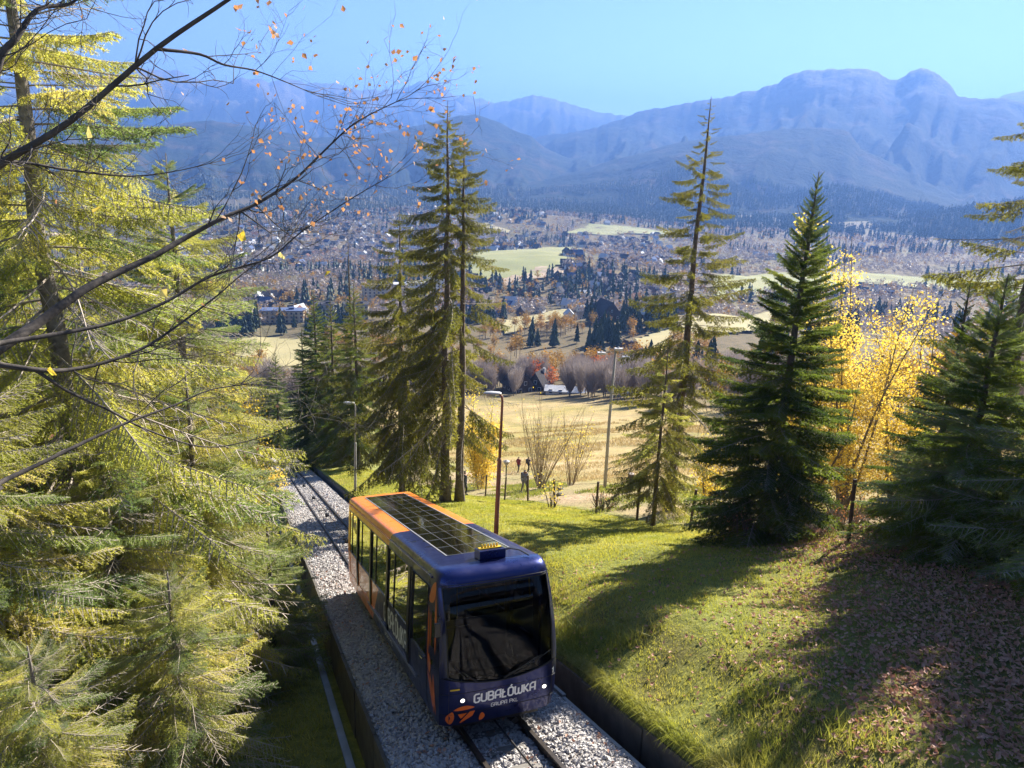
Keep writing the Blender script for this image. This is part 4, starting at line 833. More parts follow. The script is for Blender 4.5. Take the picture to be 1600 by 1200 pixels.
lettering('number', '1', lambda x, z, d: SF(.94+x, .70+z, .007+d), .05, .11, .2)
lettering('side_letter', 'GUBAŁÓWKA', lambda x, z, d: np.array([-(hw(.6+z)-.012+.005+d), 5.55-x, .52+z]), 2.62, .44, .17)
lettering('side_small_letter', 'GRUPA PKL', lambda x, z, d: np.array([-(hw(.2+z)+.004+d), 5.45-x, .14+z]), 1.0, .13, .15)
def leaf_mark(fn, p0, p1, w, bulge=.0, n=9, name='leaf_emblem', m='orange'):
    p0, p1 = np.array(p0, float), np.array(p1, float); d = p1-p0; nn = norm2(np.array([-d[1], d[0]])); top, bot = [], []
    for i in range(n+1):
        f = i/n; c = p0+d*f+nn*bulge*math.sin(math.pi*f); h = w/2*math.sin(math.pi*f)**.7; top.append(c+nn*h); bot.append(c-nn*h)
    mb = CB()
    for i in range(n):
        q = [top[i], top[i+1], bot[i+1], bot[i]]; mb.poly([fn(*p) for p in q])
    mb.obj(name, M[m], car)
ff = lambda x, z: SF(x, z, .006)
leaf_mark(ff, (-.84, .335), (-.47, .345), .085, .02); leaf_mark(ff, (-.88, .03), (-.86, .31), .14, .02); leaf_mark(ff, (-.36, .02), (-.33, .20), .10, -.02)
for tri in ([(-.76, .24), (-.60, .245), (-.70, .13)], [(-.55, .265), (-.46, .27), (-.50, .16), (-.70, .04), (-.72, .06)]):
    mb = CB(); mb.poly([ff(*p) for p in tri]); mb.obj('leaf_emblem', M['orange'], car)
fs = lambda y, z: np.array([-(hw(z)+.006), y, z])
leaf_mark(fs, (1.05, 2.22), (.62, 2.66), .30, .05); leaf_mark(fs, (.48, 1.30), (.60, 2.45), .13, .02); leaf_mark(fs, (.98, 1.05), (1.06, 2.15), .10, .03); leaf_mark(fs, (.84, 1.35), (.88, 2.05), .09, 0.0)
leaf_mark(fs, (.84, .82), (.90, 1.22), .22, 0); leaf_mark(fs, (.52, .10), (.98, .84), .15, .05); leaf_mark(fs, (.40, .12), (.56, .92), .17, -.05); leaf_mark(fs, (.56, .32), (.80, .86), .09, 0)
mb = CB(); mb.slab(lambda y, z: np.array([-(hw(z)+.003), y, z]), [.62, .82], [1.05, 2.1], np.array([.01, 0, 0])); mb.obj('corner_window', M['side_glass'], car)

# =============================== the footbridge underfoot ===============================
M['deck_wood'] = surf('deck_wood', (.16, .12, .085), (.24, .19, .14), 5, .9, .4, .01)
bo = np.array([*world_xy(3.8, -1.4), -1.75]); AX2 = np.array([(LX, LY, 0), (HX, HY, 0), (0, 0, 1)])
bridge = empty('footbridge', tuple(bo), label='timber footbridge crossing above the track at the viewpoint', cat='bridge')
mb = MB(); mb.box((0, 0, 0), (.11, 1.2, .03), AX2); pk = mb.mesh('plank', M['deck_wood'])
for i in range(72): d = (i-36)*.235; link('plank', pk, bridge, (LX*d, LY*d, 0))
for q in (-.95, .95): mb = MB(); mb.box((HX*q, HY*q, -.24), (8.6, .1, .2), AX2); mb.obj('beam', M['rail_steel'], bridge)
for q in (-1.12, 1.12):
    mb = MB()
    for z_ in (.55, 1.05): mb.box((HX*q, HY*q, z_), (8.6, .03, .04), AX2)
    mb.obj('railing', M['deck_wood'], bridge)
for d in (-8.2, 8.2): mb = MB(); mb.box((LX*d, LY*d, -3.4), (.35, 1.0, 3.0), AX2); mb.obj('pier', M['concrete'], bridge)

# seams, marks and grime traps that a real body shows
for (za, zb_) in ((.66, .66), (.245, .245)):
    mb = CB(); mb.tube([SF(u*hw(.5)*.985, za-.0*abs(u), .001) for u in lin(-1, 1, 25)], .005, 4); mb.obj('panel_seam', M['black'], car)
for x_ in (-.93, .97): mb = CB(); mb.tube([SF(x_*hw(z)*.93, z, .001) for z in lin(.03, .92, 8)], .0045, 4); mb.obj('panel_seam', M['black'], car)
for sg in (-1, 1):
    for y_ in (1.08, 2.5): mb = CB(); mb.tube([np.array([sg*(hw(z)+.001), y_, z]) for z in lin(.12, 2.6, 8)], .006, 4); mb.obj('door_seam', M['black'], car)
    mb = CB(); mb.tube([np.array([sg*(hw(2.5)+.002), y, 2.505]) for y in lin(.95, 11.8, 6)], .007, 4); mb.obj('cantrail_seam', M['black'], car)
mb = CB(); mb.grid(lambda u, v: SF(u, v, .006), [-.90, -.82, -.74], [.735, .765]); mb.obj('warning_strip', M['yellow'], car)
mb = CB(); mb.tube([SF(-1.03, 2.05, .03), SF(-1.06, 2.0, .10)], .012, 6); mb.box(SF(-1.09, 1.9, .12), (.05, .03, .13)); bevel(mb.obj('mirror', M['black'], car), .02)

# =============================== fence, lamps, poles ===============================
M['iron'] = surf('rusty_iron', (.045, .028, .022), (.10, .06, .04), 7, .85, .3, .005)
M['lamp_rust'] = surf('lamp_rust', (.20, .095, .07), (.28, .15, .115), 3.5, .7, .2, .004)
M['lamp_grey'] = surf('lamp_grey', (.22, .20, .20), (.32, .30, .29), 3, .6)
M['lamp_head'] = surf('lamp_head', (.34, .34, .35), (.46, .46, .47), 4, .45)
M['wire'] = surf('wire', (.22, .20, .18), (.32, .30, .28), 8, .5, metal=.5)
fx, fy = world_xy(14.7, 14.66); fz = gz1(fx, fy)
fence = empty('wire_fence', (fx, fy, fz), label='chain link fence on dark leaning iron posts along the grass bank', cat='fence'); fo = np.array([fx, fy, fz])
rn = random.Random(5); FT = [3.5, 7.2, 11.0, 14.66, 18.4, 22.0, 25.75, 29.47, 34.2, 38.07, 42.1, 46.0, 50.6, 54.5, 58.4, 63, 68]
tops = []
for tt in FT:
    x, y = world_xy(14.7, tt); z = gz1(x, y); h = 1.75 if tt < 17 else 1.55; lx, ly = rn.uniform(-.12, .12), rn.uniform(-.08, .08)
    b = np.array([x, y, z-.3])-fo; tp = np.array([x+lx, y+ly, z+h])-fo; tops.append((b+np.array([0, 0, .35]), tp)); mb = MB(); mb.tube([b, tp], .055, 6); mb.obj('post', M['iron'], fence)
for i in range(len(FT)-4):
    (b0, t0), (b1, t1) = tops[i], tops[i+1]; mb = MB(); n = int((FT[i+1]-FT[i])/.14); L_ = FT[i+1]-FT[i]
    P = lambda u, v: (b0*(1-u)+b1*u)*(1-v)+((t0*(1-u)+t1*u)-np.array([0, 0, .05+.12*math.sin(math.pi*u)]))*v
    for k in range(-10, n):
        for sg in (0, 1):
            ua, ub = k/n, (k+10)/n; va, vb = 0.0, 1.0
            if ua < 0: va = -ua/(ub-ua); ua = 0
            if ub > 1: vb = va+(1-ua)/(ub-ua)*(1-va) if ub > ua else 1; ub = 1
            a, c = (P(ua, va), P(ub, min(1, vb))) if sg == 0 else (P(1-ua, va), P(1-ub, min(1, vb)))
            if np.linalg.norm(a-c) > .05: mb.tube([a, c], .0016, 3, 0, False)
    for v in (.03, .97): mb.tube([P(0, v), P(.5, v), P(1, v)], .008, 3, 0, False)
    mb.obj('chain_link', M['wire'], fence)
def street_lamp(label, x, y, H, head=(-1, -.2), rust=True, hl=.62, r=.075, lean=(0, 0)):
    z = gz1(x, y); root = empty('street_lamp', (x, y, z), label=label, cat='street lamp'); h = norm2(np.array(head))
    A = lambda f: np.array([lean[0]*f, lean[1]*f, H*f])
    mb = MB(); mb.tube([(0, 0, -.3), A(.02), A(.55), A(.565)], [r*1.05, r, r*.86, r*.62], 14); mb.obj('lower_post', M['lamp_rust'] if rust else M['lamp_grey'], root, smooth=True)
    mb = MB(); mb.tube([A(.563), A(.95), A(.985)+np.array([h[0]*.02, h[1]*.02, 0]), A(1)+np.array([h[0]*.10, h[1]*.10, 0])], [r*.58, r*.5, r*.46, r*.4], 12); mb.obj('upper_post', M['lamp_rust'] if rust else M['lamp_grey'], root, smooth=True)
    c = A(1)+np.array([h[0]*.05, h[1]*.05, 0]); mb = MB(); prof = [(0, .045), (.06, .075), (.16, .085), (.32, .10), (.48, .088), (.58, .05), (.62, .015)]; b = 0; n = 14
    for (d, w) in prof:
        for k in range(n):
            a = 2*math.pi*k/n; side = np.array([-h[1], h[0], 0])*math.cos(a)*w*1.35; mb.v.append(tuple(c+np.array([h[0]*d*hl/.62, h[1]*d*hl/.62, .03+.05*d])+side+np.array([0, 0, math.sin(a)*w*(.8 if a < math.pi else .45)])))
    for i in range(len(prof)-1):
        for k in range(n): mb.f.append((i*n+k, i*n+(k+1) % n, (i+1)*n+(k+1) % n, (i+1)*n+k)); mb.m.append(0)
    mb.f.append(tuple(range(n))); mb.m.append(0); mb.f.append(tuple(range((len(prof)-1)*n, len(prof)*n))); mb.m.append(0)
    hd = mb.obj('lamp_head', M['lamp_head'], root, smooth=True)
    mb = MB(); q = c+np.array([h[0]*.36, h[1]*.36, -.02]); mb.box(q, (.15, .075, .02), np.array([(h[0], h[1], .08), (-h[1], h[0], 0), (0, 0, 1)])); bevel(mb.obj('diffuser', surf('diffuser', (.6, .6, .58), (.5, .5, .48), 4, .3), hd), .01)
street_lamp('rust red street lamp with grey head right beside the car', -.40, 25.26, 5.25, (-1, -.25), True, .62, .085, (.10, 0))
street_lamp('thin grey street lamp on the grass strip beside the gravel', -9.86, 46.67, 5.95, (-1, -.2), False, .7, .09, (.15, 0))
street_lamp('dim street lamp in the shade at the far end of the track', -22.2, 77.0, 5.5, (-1, -.2), False, .7, .09)
px_, py_ = 6.03, 45.8; pz = gz1(px_, py_)
root = empty('floodlight_pole', (px_, py_, pz), label='tall concrete lighting pole on the sandy path beyond the fence', cat='pole')
mb = MB(); mb.tube([(0, 0, -.4), (0, 0, 4.5), (.1, 0, 9.0)], [.115, .09, .06], 10); mb.obj('pole', M['concrete'], root, smooth=True)
mb = MB(); mb.tube([(-.75, 0, 8.75), (.1, 0, 8.85), (.8, 0, 8.6)], .035, 6); mb.obj('cross_arm', M['lamp_grey'], root)
for (dx, dz_) in ((-.75, 8.72), (.75, 8.5), (.25, 9.0)):
    mb = MB(); mb.box((dx, -.05, dz_), (.24, .16, .07)); mb.tube([(dx, 0, dz_+.05), (dx, 0, dz_+.14)], [.1, .04], 8); bevel(mb.obj('floodlight', M['lamp_head'], root), .02)
lx_, ly_ = -.23, 55.4
root = empty('park_lantern', (lx_, ly_, gz1(lx_, ly_)), label='short green park lantern beside the willow bush', cat='lantern')
mb = MB(); mb.tube([(0, 0, -.2), (0, 0, 2.0)], .05, 8); mb.obj('post', surf('lantern_green', (.05, .07, .05), (.08, .10, .07), 4, .6), root)
mb = MB(); mb.tube([(0, 0, 2.0), (0, 0, 2.12), (0, 0, 2.32), (0, 0, 2.42)], [.08, .17, .26, .05], 8); mb.obj('lantern_head', M['lamp_grey'], root)
root = empty('tree_stump', (6.9, 41.6, gz1(6.9, 41.6)), label='cut tree stump standing near the concrete pole', cat='stump')
mb = MB(); mb.tube([(0, 0, -.2), (0, 0, .3), (.03, 0, 1.15)], [.26, .19, .18], 10); mb.obj('stump_trunk', M['bark'], root)
mb = MB(); mb.tube([(.03, 0, 1.15), (.03, 0, 1.165)], .172, 10); mb.obj('cut_face', M['twig'], root)
# rocks and lumps on the path
for i, (s_, t_) in enumerate([(17.5, 40), (19.2, 44)]):
    x, y = world_xy(s_, t_); g = np.random.default_rng(100+i); mb = MB()
    bm = bmesh.new(); bmesh.ops.create_icosphere(bm, subdivisions=2, radius=.26)
    for v in bm.verts: v.co = v.co*(1+.25*(float(vnoise(v.co.x*3+i*9, v.co.y*3+v.co.z*2))-.5)); v.co.z *= .6
    me = bpy.data.meshes.new('boulder'); bm.to_mesh(me); bm.free(); me.materials.append(M['concrete_dark'])
    tag(link('boulder', me, None, (x, y, gz1(x, y)+.08)), 'dark boulder lying on the sandy path beyond the fence', 'boulder', 'boulders on the path')

# =============================== people ===============================
def person(label, x, y, rz, top, legs, bag=None, H=1.72, step=.18):
    root = empty('person', (x, y, gz1(x, y)), rz, label, 'person')
    J = {'pel': (0, 0, .95), 'che': (0, -.03, 1.30), 'nek': (0, -.02, 1.47), 'hea': (0, -.01, 1.60), 'cro': (0, 0, 1.70), 'shL': (.19, -.02, 1.42), 'elL': (.25, .03, 1.15), 'haL': (.24, -.10, .92), 'shR': (-.19, -.02, 1.42), 'elR': (-.25, .05, 1.15), 'haR': (-.24, -.06, .90),
         'hiL': (.10, 0, .90), 'knL': (.11, -step, .50), 'anL': (.11, -step*.6, .07), 'toL': (.12, -step*.6-.18, .04), 'hiR': (-.10, 0, .90), 'knR': (-.11, step*.3, .50), 'anR': (-.11, step*1.2, .10), 'toR': (-.12, step*1.2-.17, .04)}
    Rd = {'pel': .15, 'che': .165, 'nek': .065, 'hea': .105, 'cro': .07, 'shL': .075, 'shR': .075, 'elL': .05, 'elR': .05, 'haL': .042, 'haR': .042, 'hiL': .095, 'hiR': .095, 'knL': .065, 'knR': .065, 'anL': .045, 'anR': .045, 'toL': .04, 'toR': .04}
    Ed = [('pel', 'che'), ('che', 'nek'), ('nek', 'hea'), ('hea', 'cro'), ('che', 'shL'), ('shL', 'elL'), ('elL', 'haL'), ('che', 'shR'), ('shR', 'elR'), ('elR', 'haR'), ('pel', 'hiL'), ('hiL', 'knL'), ('knL', 'anL'), ('anL', 'toL'), ('pel', 'hiR'), ('hiR', 'knR'), ('knR', 'anR'), ('anR', 'toR')]
    ks = list(J); bm = bmesh.new(); sk = bm.verts.layers.skin.verify(); vs_ = {}
    for k in ks: v = bm.verts.new(Vector(J[k])*(H/1.72)); v[sk].radius = (Rd[k], Rd[k]); v[sk].use_root = (k == 'pel'); vs_[k] = v
    for a, b in Ed: bm.edges.new((vs_[a], vs_[b]))
    me = bpy.data.meshes.new('body'); bm.to_mesh(me); bm.free()
    m, t, o_ = nt('clothes'); p = t.nodes.new('ShaderNodeBsdfPrincipled'); t.links.new(p.outputs[0], o_.inputs[0]); p.inputs['Roughness'].default_value = .9
    tc = t.nodes.new('ShaderNodeTexCoord'); sp = t.nodes.new('ShaderNodeSeparateXYZ'); t.links.new(tc.outputs['Object'], sp.inputs[0]); mp = t.nodes.new('ShaderNodeMath'); mp.operation = 'DIVIDE'; mp.inputs[1].default_value = 2.0; t.links.new(sp.outputs[2], mp.inputs[0])
    r_ = ramp(t, mp.outputs[0], [(0, (.03, .03, .03)), (.05, legs), (.46, top), (.735, (.5, .32, .24)), (.82, (.05, .035, .025))]); r_.color_ramp.interpolation = 'CONSTANT'; t.links.new(r_.outputs[0], p.inputs['Base Color'])
    me.materials.append(m); b = link('body', me, root); s_ = b.modifiers.new('skin', 'SKIN'); s_.use_smooth_shade = True; sd = b.modifiers.new('sub', 'SUBSURF'); sd.levels = 2; sd.render_levels = 2
    if bag:
        mb = MB(); mb.box((0, .2, 1.25), (.15, .09, .22)); bevel(mb.obj('backpack', surf('bag', bag, None, 6, .8), root), .05, 3)
person('person in dark clothes walking along the fence behind the spruce pair', -2.75, 45.2, 1.9, (.03, .035, .06), (.02, .02, .03))
person('person in grey blue jacket standing on the path by the fence', 1.05, 49.0, .6, (.12, .12, .16), (.09, .08, .09), (.05, .05, .07))
person('person in dark red top on the meadow seen through the willow', .9, 74.0, 2.4, (.20, .03, .04), (.03, .03, .05))
person('person in navy jacket on the meadow seen through the willow', 1.9, 73.5, 2.2, (.02, .025, .07), (.03, .03, .04), (.05, .04, .04))

# =============================== houses ===============================
W_COL = {'timber': surf('wall_timber', (.045, .032, .026), (.08, .055, .04), 1.2, .9), 'white': surf('wall_white', (.74, .72, .68), (.64, .62, .58), .8, .9), 'cream': surf('wall_cream', (.52, .43, .30), (.45, .37, .26), .8, .9), 'pink': surf('wall_pink', (.45, .33, .29), (.38, .28, .25), .8, .9), 'grey': surf('wall_grey', (.36, .35, .36), (.30, .29, .30), .8, .9)}
R_COL = {'dark': surf('roof_dark', (.035, .033, .038), (.065, .06, .065), 1.5, .95, spec=.08), 'brown': surf('roof_brown', (.11, .06, .042), (.16, .085, .06), 1.5, .95, spec=.08), 'sheet': surf('roof_sheet', (.50, .51, .54), (.40, .41, .44), 1.0, .8, spec=.2), 'blue': surf('roof_blue', (.07, .10, .19), (.10, .13, .24), 1.2, .9, spec=.1)}
PANE = surf('window_pane', (.03, .035, .045), (.06, .07, .09), .6, .15)
def gable(w, l, h, rh, ov=.6):
    """wall faces and roof faces of a steep house: ridge along y"""
    wl = MB(); wl.poly([(-w, -l, -2), (w, -l, -2), (w, -l, h), (0, -l, h+rh), (-w, -l, h)]); wl.poly([(-w, l, -2), (-w, l, h), (0, l, h+rh), (w, l, h), (w, l, -2)])
    wl.poly([(-w, -l, -2), (-w, -l, h), (-w, l, h), (-w, l, -2)]); wl.poly([(w, -l, -2), (w, l, -2), (w, l, h), (w, -l, h)])
    rf = MB(); e = ov; k = rh/w
    for sg in (-1, 1):
        a, b = np.array([sg*(w+e), -l-e, h-e*k]), np.array([0, -l-e, h+rh]); c, d = np.array([0, l+e, h+rh]), np.array([sg*(w+e), l+e, h-e*k]); u = np.array([0, 0, .25])
        rf.poly([a+u, b+u, c+u, d+u]); rf.poly([a, b, c, d]); rf.poly([a, b, b+u, a+u]); rf.poly([d, c, c+u, d+u]); rf.poly([a, d, d+u, a+u])
    return wl, rf
def house(label, x, y, rz, w, l, h, rh, wall, roof, nwin=3, floors=1, gw=2, group=None, chim=True):
    root = empty('house', (x, y, gz1(x, y)-.3), rz, label, 'house', group); wl, rf = gable(w, l, h, rh); wo = wl.obj('wall', W_COL[wall], root); ro = rf.obj('roof', R_COL[roof], root)
    def win(c, ax, s):
        mb = MB(); mb.box(c, (s*1.25, .06, s*1.5), ax); f = mb.obj('window', W_COL['white'], wo); mb = MB(); mb.box(np.array(c)+np.array(ax[1])*.04, (s, .05, s*1.22), ax); mb.obj('pane', PANE, f)
    for fl in range(floors):
        z = 1.3+fl*2.8
        for i in range(nwin):
            yy = -l+(i+.5)*2*l/nwin
            for sg in (-1, 1): win((sg*w, yy, z+.3), np.array([(0, 1, 0), (sg, 0, 0), (0, 0, 1)]), .55)
        for i in range(gw): win((-w+(i+.5)*2*w/gw, -l, z+.3), np.array([(1, 0, 0), (0, -1, 0), (0, 0, 1)]), .55)
    win((0, -l, h+rh*.3), np.array([(1, 0, 0), (0, -1, 0), (0, 0, 1)]), .5)
    mb = MB(); mb.box((w*.35, -l, .75), (.5, .06, 1.05)); mb.obj('door', W_COL['timber'], wo)
    if chim: mb = MB(); mb.box((w*.3, l*.3, h+rh*.95), (.4, .4, .9)); mb.obj('chimney', W_COL['grey'], ro)
    return root
house('dark timber chalet with steep pointed roof at the meadow edge', 2.5, 283, .5, 4.2, 5.2, 2.8, 5.0, 'timber', 'dark')
house('second dark chalet with sharp gable beside the orange tree', 10.5, 287, -.4, 3.4, 4.6, 2.6, 5.2, 'timber', 'dark')
house('long low shed with pale sheet roof at the meadow edge', 19.5, 273, 1.45, 3.0, 7.0, 1.8, 1.1, 'white', 'sheet', 4, chim=False)
house('pink walled house under the rust coloured tree', 38.0, 271, .2, 4.0, 5.0, 4.6, 3.0, 'pink', 'dark', 2, 2)
house('grey roofed cottage below the pink house', 38.5, 255, .9, 3.6, 5.0, 2.2, 3.2, 'white', 'sheet')
house('blue grey house half hidden by bare trees', 52.0, 268, .5, 3.8, 5.0, 4.4, 3.2, 'grey', 'blue', 2, 2)
house('large black timber villa with steep roof among dark spruces', 63, 535, .35, 7.0, 9.0, 6.5, 8.5, 'timber', 'dark', 4, 2, 3)
house('low barn with pale roof beside the black villa', 92, 545, 1.2, 4.0, 8.0, 2.6, 3.0, 'timber', 'sheet', 3)
house('white house with brown roof near the concrete pole top', 62, 402, .6, 4.2, 5.6, 4.6, 4.0, 'white', 'brown', 2, 2)
house('cottage with blue roof beside the brown roofed one', 70, 392, 1.1, 3.4, 4.6, 2.6, 3.2, 'white', 'blue', 2)
def block(label, x, y, rz, w, d, floors, wall, roof, nx):
    H = floors*3.0+.8; root = empty('apartment_block', (x, y, gz1(x, y)-1), rz, label, 'building'); mb = MB(); mb.box((0, 0, H/2), (w/2, d/2, H/2)); wo = mb.obj('wall', W_COL[wall], root)
    mb = MB(); mb.box((0, 0, H+.3), (w/2+.4, d/2+.4, .3)); mb.box((w*.2, 0, H+1.3), (2, 1.6, .8)); mb.obj('roof', R_COL[roof], root)
    mb = MB(); mb.box((0, 0, 0), (.75, .1, .8)); wm = mb.mesh('window', PANE)
    for f in range(floors):
        for i in range(nx): link('window', wm, root, (-w/2+(i+.5)*w/nx, -d/2-.02, 2.2+f*3.0))
    ny = max(2, nx//2)
    mb = MB(); mb.box((0, 0, 0), (.1, .75, .8)); wm2 = mb.mesh('window', PANE)
    for f in range(floors):
        for i in range(ny):
            for sg in (-1, 1): link('window', wm2, root, (sg*(w/2+.02), -d/2+(i+.5)*d/ny, 2.2+f*3.0))
block('long hotel block with blue roof glimpsed behind the maple limbs', -176, 590, .12, 32, 13, 3, 'cream', 'blue', 9)
block('pale grey apartment block right of the blue roofed hotel', -148, 606, .2, 14, 11, 4, 'grey', 'dark', 4)
block('wide cream block with rows of windows below the town', -126, 616, .15, 20, 12, 4, 'cream', 'dark', 6)
block('cream apartment block left of the thin spruce spire', -131, 735, .3, 24, 13, 5, 'cream', 'dark', 6)
block('yellowish apartment block next to the cream one', -108, 760, .25, 20, 13, 5, 'cream', 'sheet', 5)
block('white apartment block right of the thin spruce spire', -92, 740, .3, 16, 12, 6, 'white', 'sheet', 4)
block('tall white block beside the twin spruces', -78, 770, .2, 16, 13, 7, 'white', 'sheet', 4)
# the town: many small houses, each one its own object
def clear(x, y, pad=0):
    for poly in FIELD_POLYS:
        if in_poly(np.array([x]), np.array([y]), poly)[0]: return False
    return True
HK = []
for (wl_, rf_, lb) in (('timber', 'dark', 'small dark timber house with steep roof in the valley town'), ('white', 'dark', 'small white walled house with dark roof in the valley town'), ('cream', 'brown', 'small cream house with brown roof in the valley town'), ('white', 'sheet', 'small house with shining sheet metal roof in the valley town'), ('grey', 'blue', 'small house with bluish roof in the valley town')):
    a, b = gable(4.6, 6.0, 4.2, 4.6); n0 = len(a.v); a.v += b.v; a.f += [tuple(i+n0 for i in q) for q in b.f]; a.m += [1]*len(b.f)
    for (cx_, cy_, cz_, ax) in ((-2, -6.02, 2.2, 0), (2, -6.02, 2.2, 0), (0, -6.02, 5.2, 0), (4.62, -3, 2.2, 1), (4.62, 0, 2.2, 1), (4.62, 3, 2.2, 1), (-4.62, -3, 2.2, 1), (-4.62, 0, 2.2, 1), (-4.62, 3, 2.2, 1)): a.box((cx_, cy_, cz_), ((.6, .04, .8) if ax == 0 else (.04, .6, .8)), None, 2)
    HK.append((a.mesh('house', [W_COL[wl_], R_COL[rf_], PANE]), lb, wl_+' and '+rf_+' houses of the town'))
HL = [(-120, 700, 'among the pale apartment blocks', 130), (-170, 590, 'near the blue roofed hotel', 70), (63, 530, 'near the black timber villa', 110), (20, 900, 'below the ploughed field', 120), (150, 580, 'beside the long straw meadow', 100), (380, 1000, 'on the wide green field edge', 220), (150, 1150, 'right of the big hillside field', 190)]
def where_h(x, y):
    b = min(HL, key=lambda q: (x-q[0])**2+(y-q[1])**2); return b[2] if (x-b[0])**2+(y-b[1])**2 < b[3]**2 else None
rn = random.Random(12); spots = []; tries = 0
while len(spots) < 2000 and tries < 40000:
    tries += 1; az = rn.uniform(-24, 26); r = 560+1800*rn.random()**.8; x, y = r*math.sin(R_(az)), r*math.cos(R_(az))
    dn = float(vnoise(np.array([x/110]), np.array([y/140]), 3)[0]); town = 1.0 if (-25 < az < 2 and r > 620) or (3 < az < 13 and 560 < r < 1750) else .32
    if dn*town < .26 or not clear(x, y): continue
    if any((x-a)**2+(y-b)**2 < 11**2 for a, b, _ in spots[-200:]): continue
    spots.append((x, y, r))
spots.sort(key=lambda q: q[2]); far_h = []
for i, (x, y, r) in enumerate(spots):
    k = rn.choices(range(5), (2.6, 3.6, 2, 1.8, 1.0))[0]; rz = rn.uniform(0, 6.28); sc_ = rn.uniform(.65, 1.1)
    if i < 280:
        o = link('town_house', HK[k][0], None, (x, y, gz1(x, y))); o.rotation_euler[2] = rz; o.scale = (sc_,)*3; lw = where_h(x, y); tag(o, HK[k][1] if lw is None else HK[k][1].replace('in the valley town', lw), 'house', HK[k][2])
    else: far_h.append((x, y, gz1(x, y), rz, sc_, k))
MATS = list(W_COL.values())[:2]+[R_COL['dark'], R_COL['sheet'], R_COL['brown'], R_COL['blue']]
FV, FF, FMi = [], [], []; nb_ = 0
a, b = gable(4.6, 6.0, 4.2, 4.6, .5)
for (x, y, z, rz, sc_, k) in far_h:
    c, s_ = math.cos(rz)*sc_, math.sin(rz)*sc_
    for mbx, mi in ((a, 0 if k == 0 else 1), (b, {0: 2, 1: 2, 2: 4, 3: 3, 4: 5}[k])):
        A = np.array(mbx.v); FV.append(np.stack([A[:, 0]*c-A[:, 1]*s_+x, A[:, 0]*s_+A[:, 1]*c+y, A[:, 2]*sc_+z], -1))
        for q in mbx.f:
            for j in range(1, len(q)-1): FF.append((q[0]+nb_, q[j]+nb_, q[j+1]+nb_)); FMi.append(mi)
        nb_ += len(A)
tag(link('far_houses', tri_mesh('far_houses', np.concatenate(FV), np.array(FF), MATS, FMi)), 'distant roofs of the town spread over the valley floor', 'houses', kind='stuff')

# =============================== valley trees ===============================
def lo_conifer(seed, tiers, n, jag=.35):
    g = np.random.default_rng(seed); V, F = [], []
    for i in range(tiers):
        f = i/tiers; z0 = .10+.88*f; r0 = .17*(1-f)**.8+.015; b = len(V); V.append((g.normal()*.004, g.normal()*.004, min(1.0, z0+.30*(1-f*.6))))
        for k in range(n): a = 2*math.pi*(k+.5*(i % 2))/n; rr_ = r0*(1-jag*(k % 2))*g.uniform(.8, 1.2); V.append((rr_*math.cos(a), rr_*math.sin(a), z0-.03*g.random()))
        for k in range(n): F.append((b, b+1+k, b+1+(k+1) % n))
    return np.array(V), np.array(F)
def lo_cloud(seed, n, size, rx=.28, z0=.25):
    g = np.random.default_rng(seed); d = g.normal(size=(n, 3)); d /= np.linalg.norm(d, axis=1)[:, None]; rr_ = g.random(n)[:, None]**.45
    lob = .75+.35*np.sin(d[:, :1]*4+seed)*np.cos(d[:, 1:2]*5); P = d*rr_*lob*np.array([rx, rx, (1-z0)/2])+np.array([0, 0, z0+(1-z0)/2])
    V = P[:, None, :]+g.normal(size=(n, 3, 3))*size; return V.reshape(-1, 3), np.arange(3*n).reshape(-1, 3)
def lo_bare(seed, n, w=.005):
    g = np.random.default_rng(seed); V = []
    for i in range(n):
        f = g.uniform(.15, .75); b = np.array([0, 0, f]); a = g.uniform(0, 6.28); sp = g.uniform(.15, .75); d = norm(np.array([math.cos(a)*sp, math.sin(a)*sp, 1])); ln = g.uniform(.12, .42)*(1.1-f*.5)
        b = b+np.array([math.cos(a), math.sin(a), 0])*g.uniform(0, .2)*min(1, f*2); t_ = np.cross(d, g.normal(size=3)); t_ = norm(t_)*w*(1.6-f); V += [b-t_, b+t_, b+d*ln*.9]
    return np.array(V), np.arange(3*n).reshape(-1, 3)
M['val_conifer'] = leafy('val_conifer', [(.018, .036, .016), (.03, .055, .02), (.055, .075, .025)], .15, nscale=4)
M['val_bare'] = leafy('val_bare', [(.20, .165, .155), (.31, .26, .24), (.40, .34, .29)], .2, nscale=3, tmul=(1, 1, 1))
M['val_gold'] = leafy('val_gold', [(.20, .15, .035), (.33, .21, .04), (.42, .25, .06)], .35, nscale=3, tmul=(1.1, .9, .5))
CM = [tri_mesh('crown', *lo_conifer(i, 9, 14), M['val_conifer']) for i in range(4)]
BM_ = [tri_mesh('crown', *lo_bare(i, 760, .0042), M['val_bare']) for i in range(4)]
GM = [tri_mesh('crown', *lo_cloud(i, 420, .022), M['val_gold']) for i in range(4)]
OM = [tri_mesh('crown', *lo_cloud(9+i, 460, .024, .36, .18), M['leaf_orange']) for i in range(2)]
mb = MB(); mb.tube([(0, 0, -.06), (0, 0, .55), (0, 0, .8)], [.014, .008, .003], 5); TR = mb.mesh('trunk', M['bark_grey'])
def val_tree(kind, x, y, H, label, group, rn, mesh):
    root = empty(kind, (x, y, gz1(x, y)), rn.uniform(0, 6.28), label, 'tree', group)
    for nm, me in (('trunk', TR), ('crown', mesh)):
        o = link(nm, me, root); o.scale = (H*rn.uniform(.85, 1.2) if nm == 'crown' else H, H*rn.uniform(.85, 1.2) if nm == 'crown' else H, H)
    return root
rn = random.Random(31)
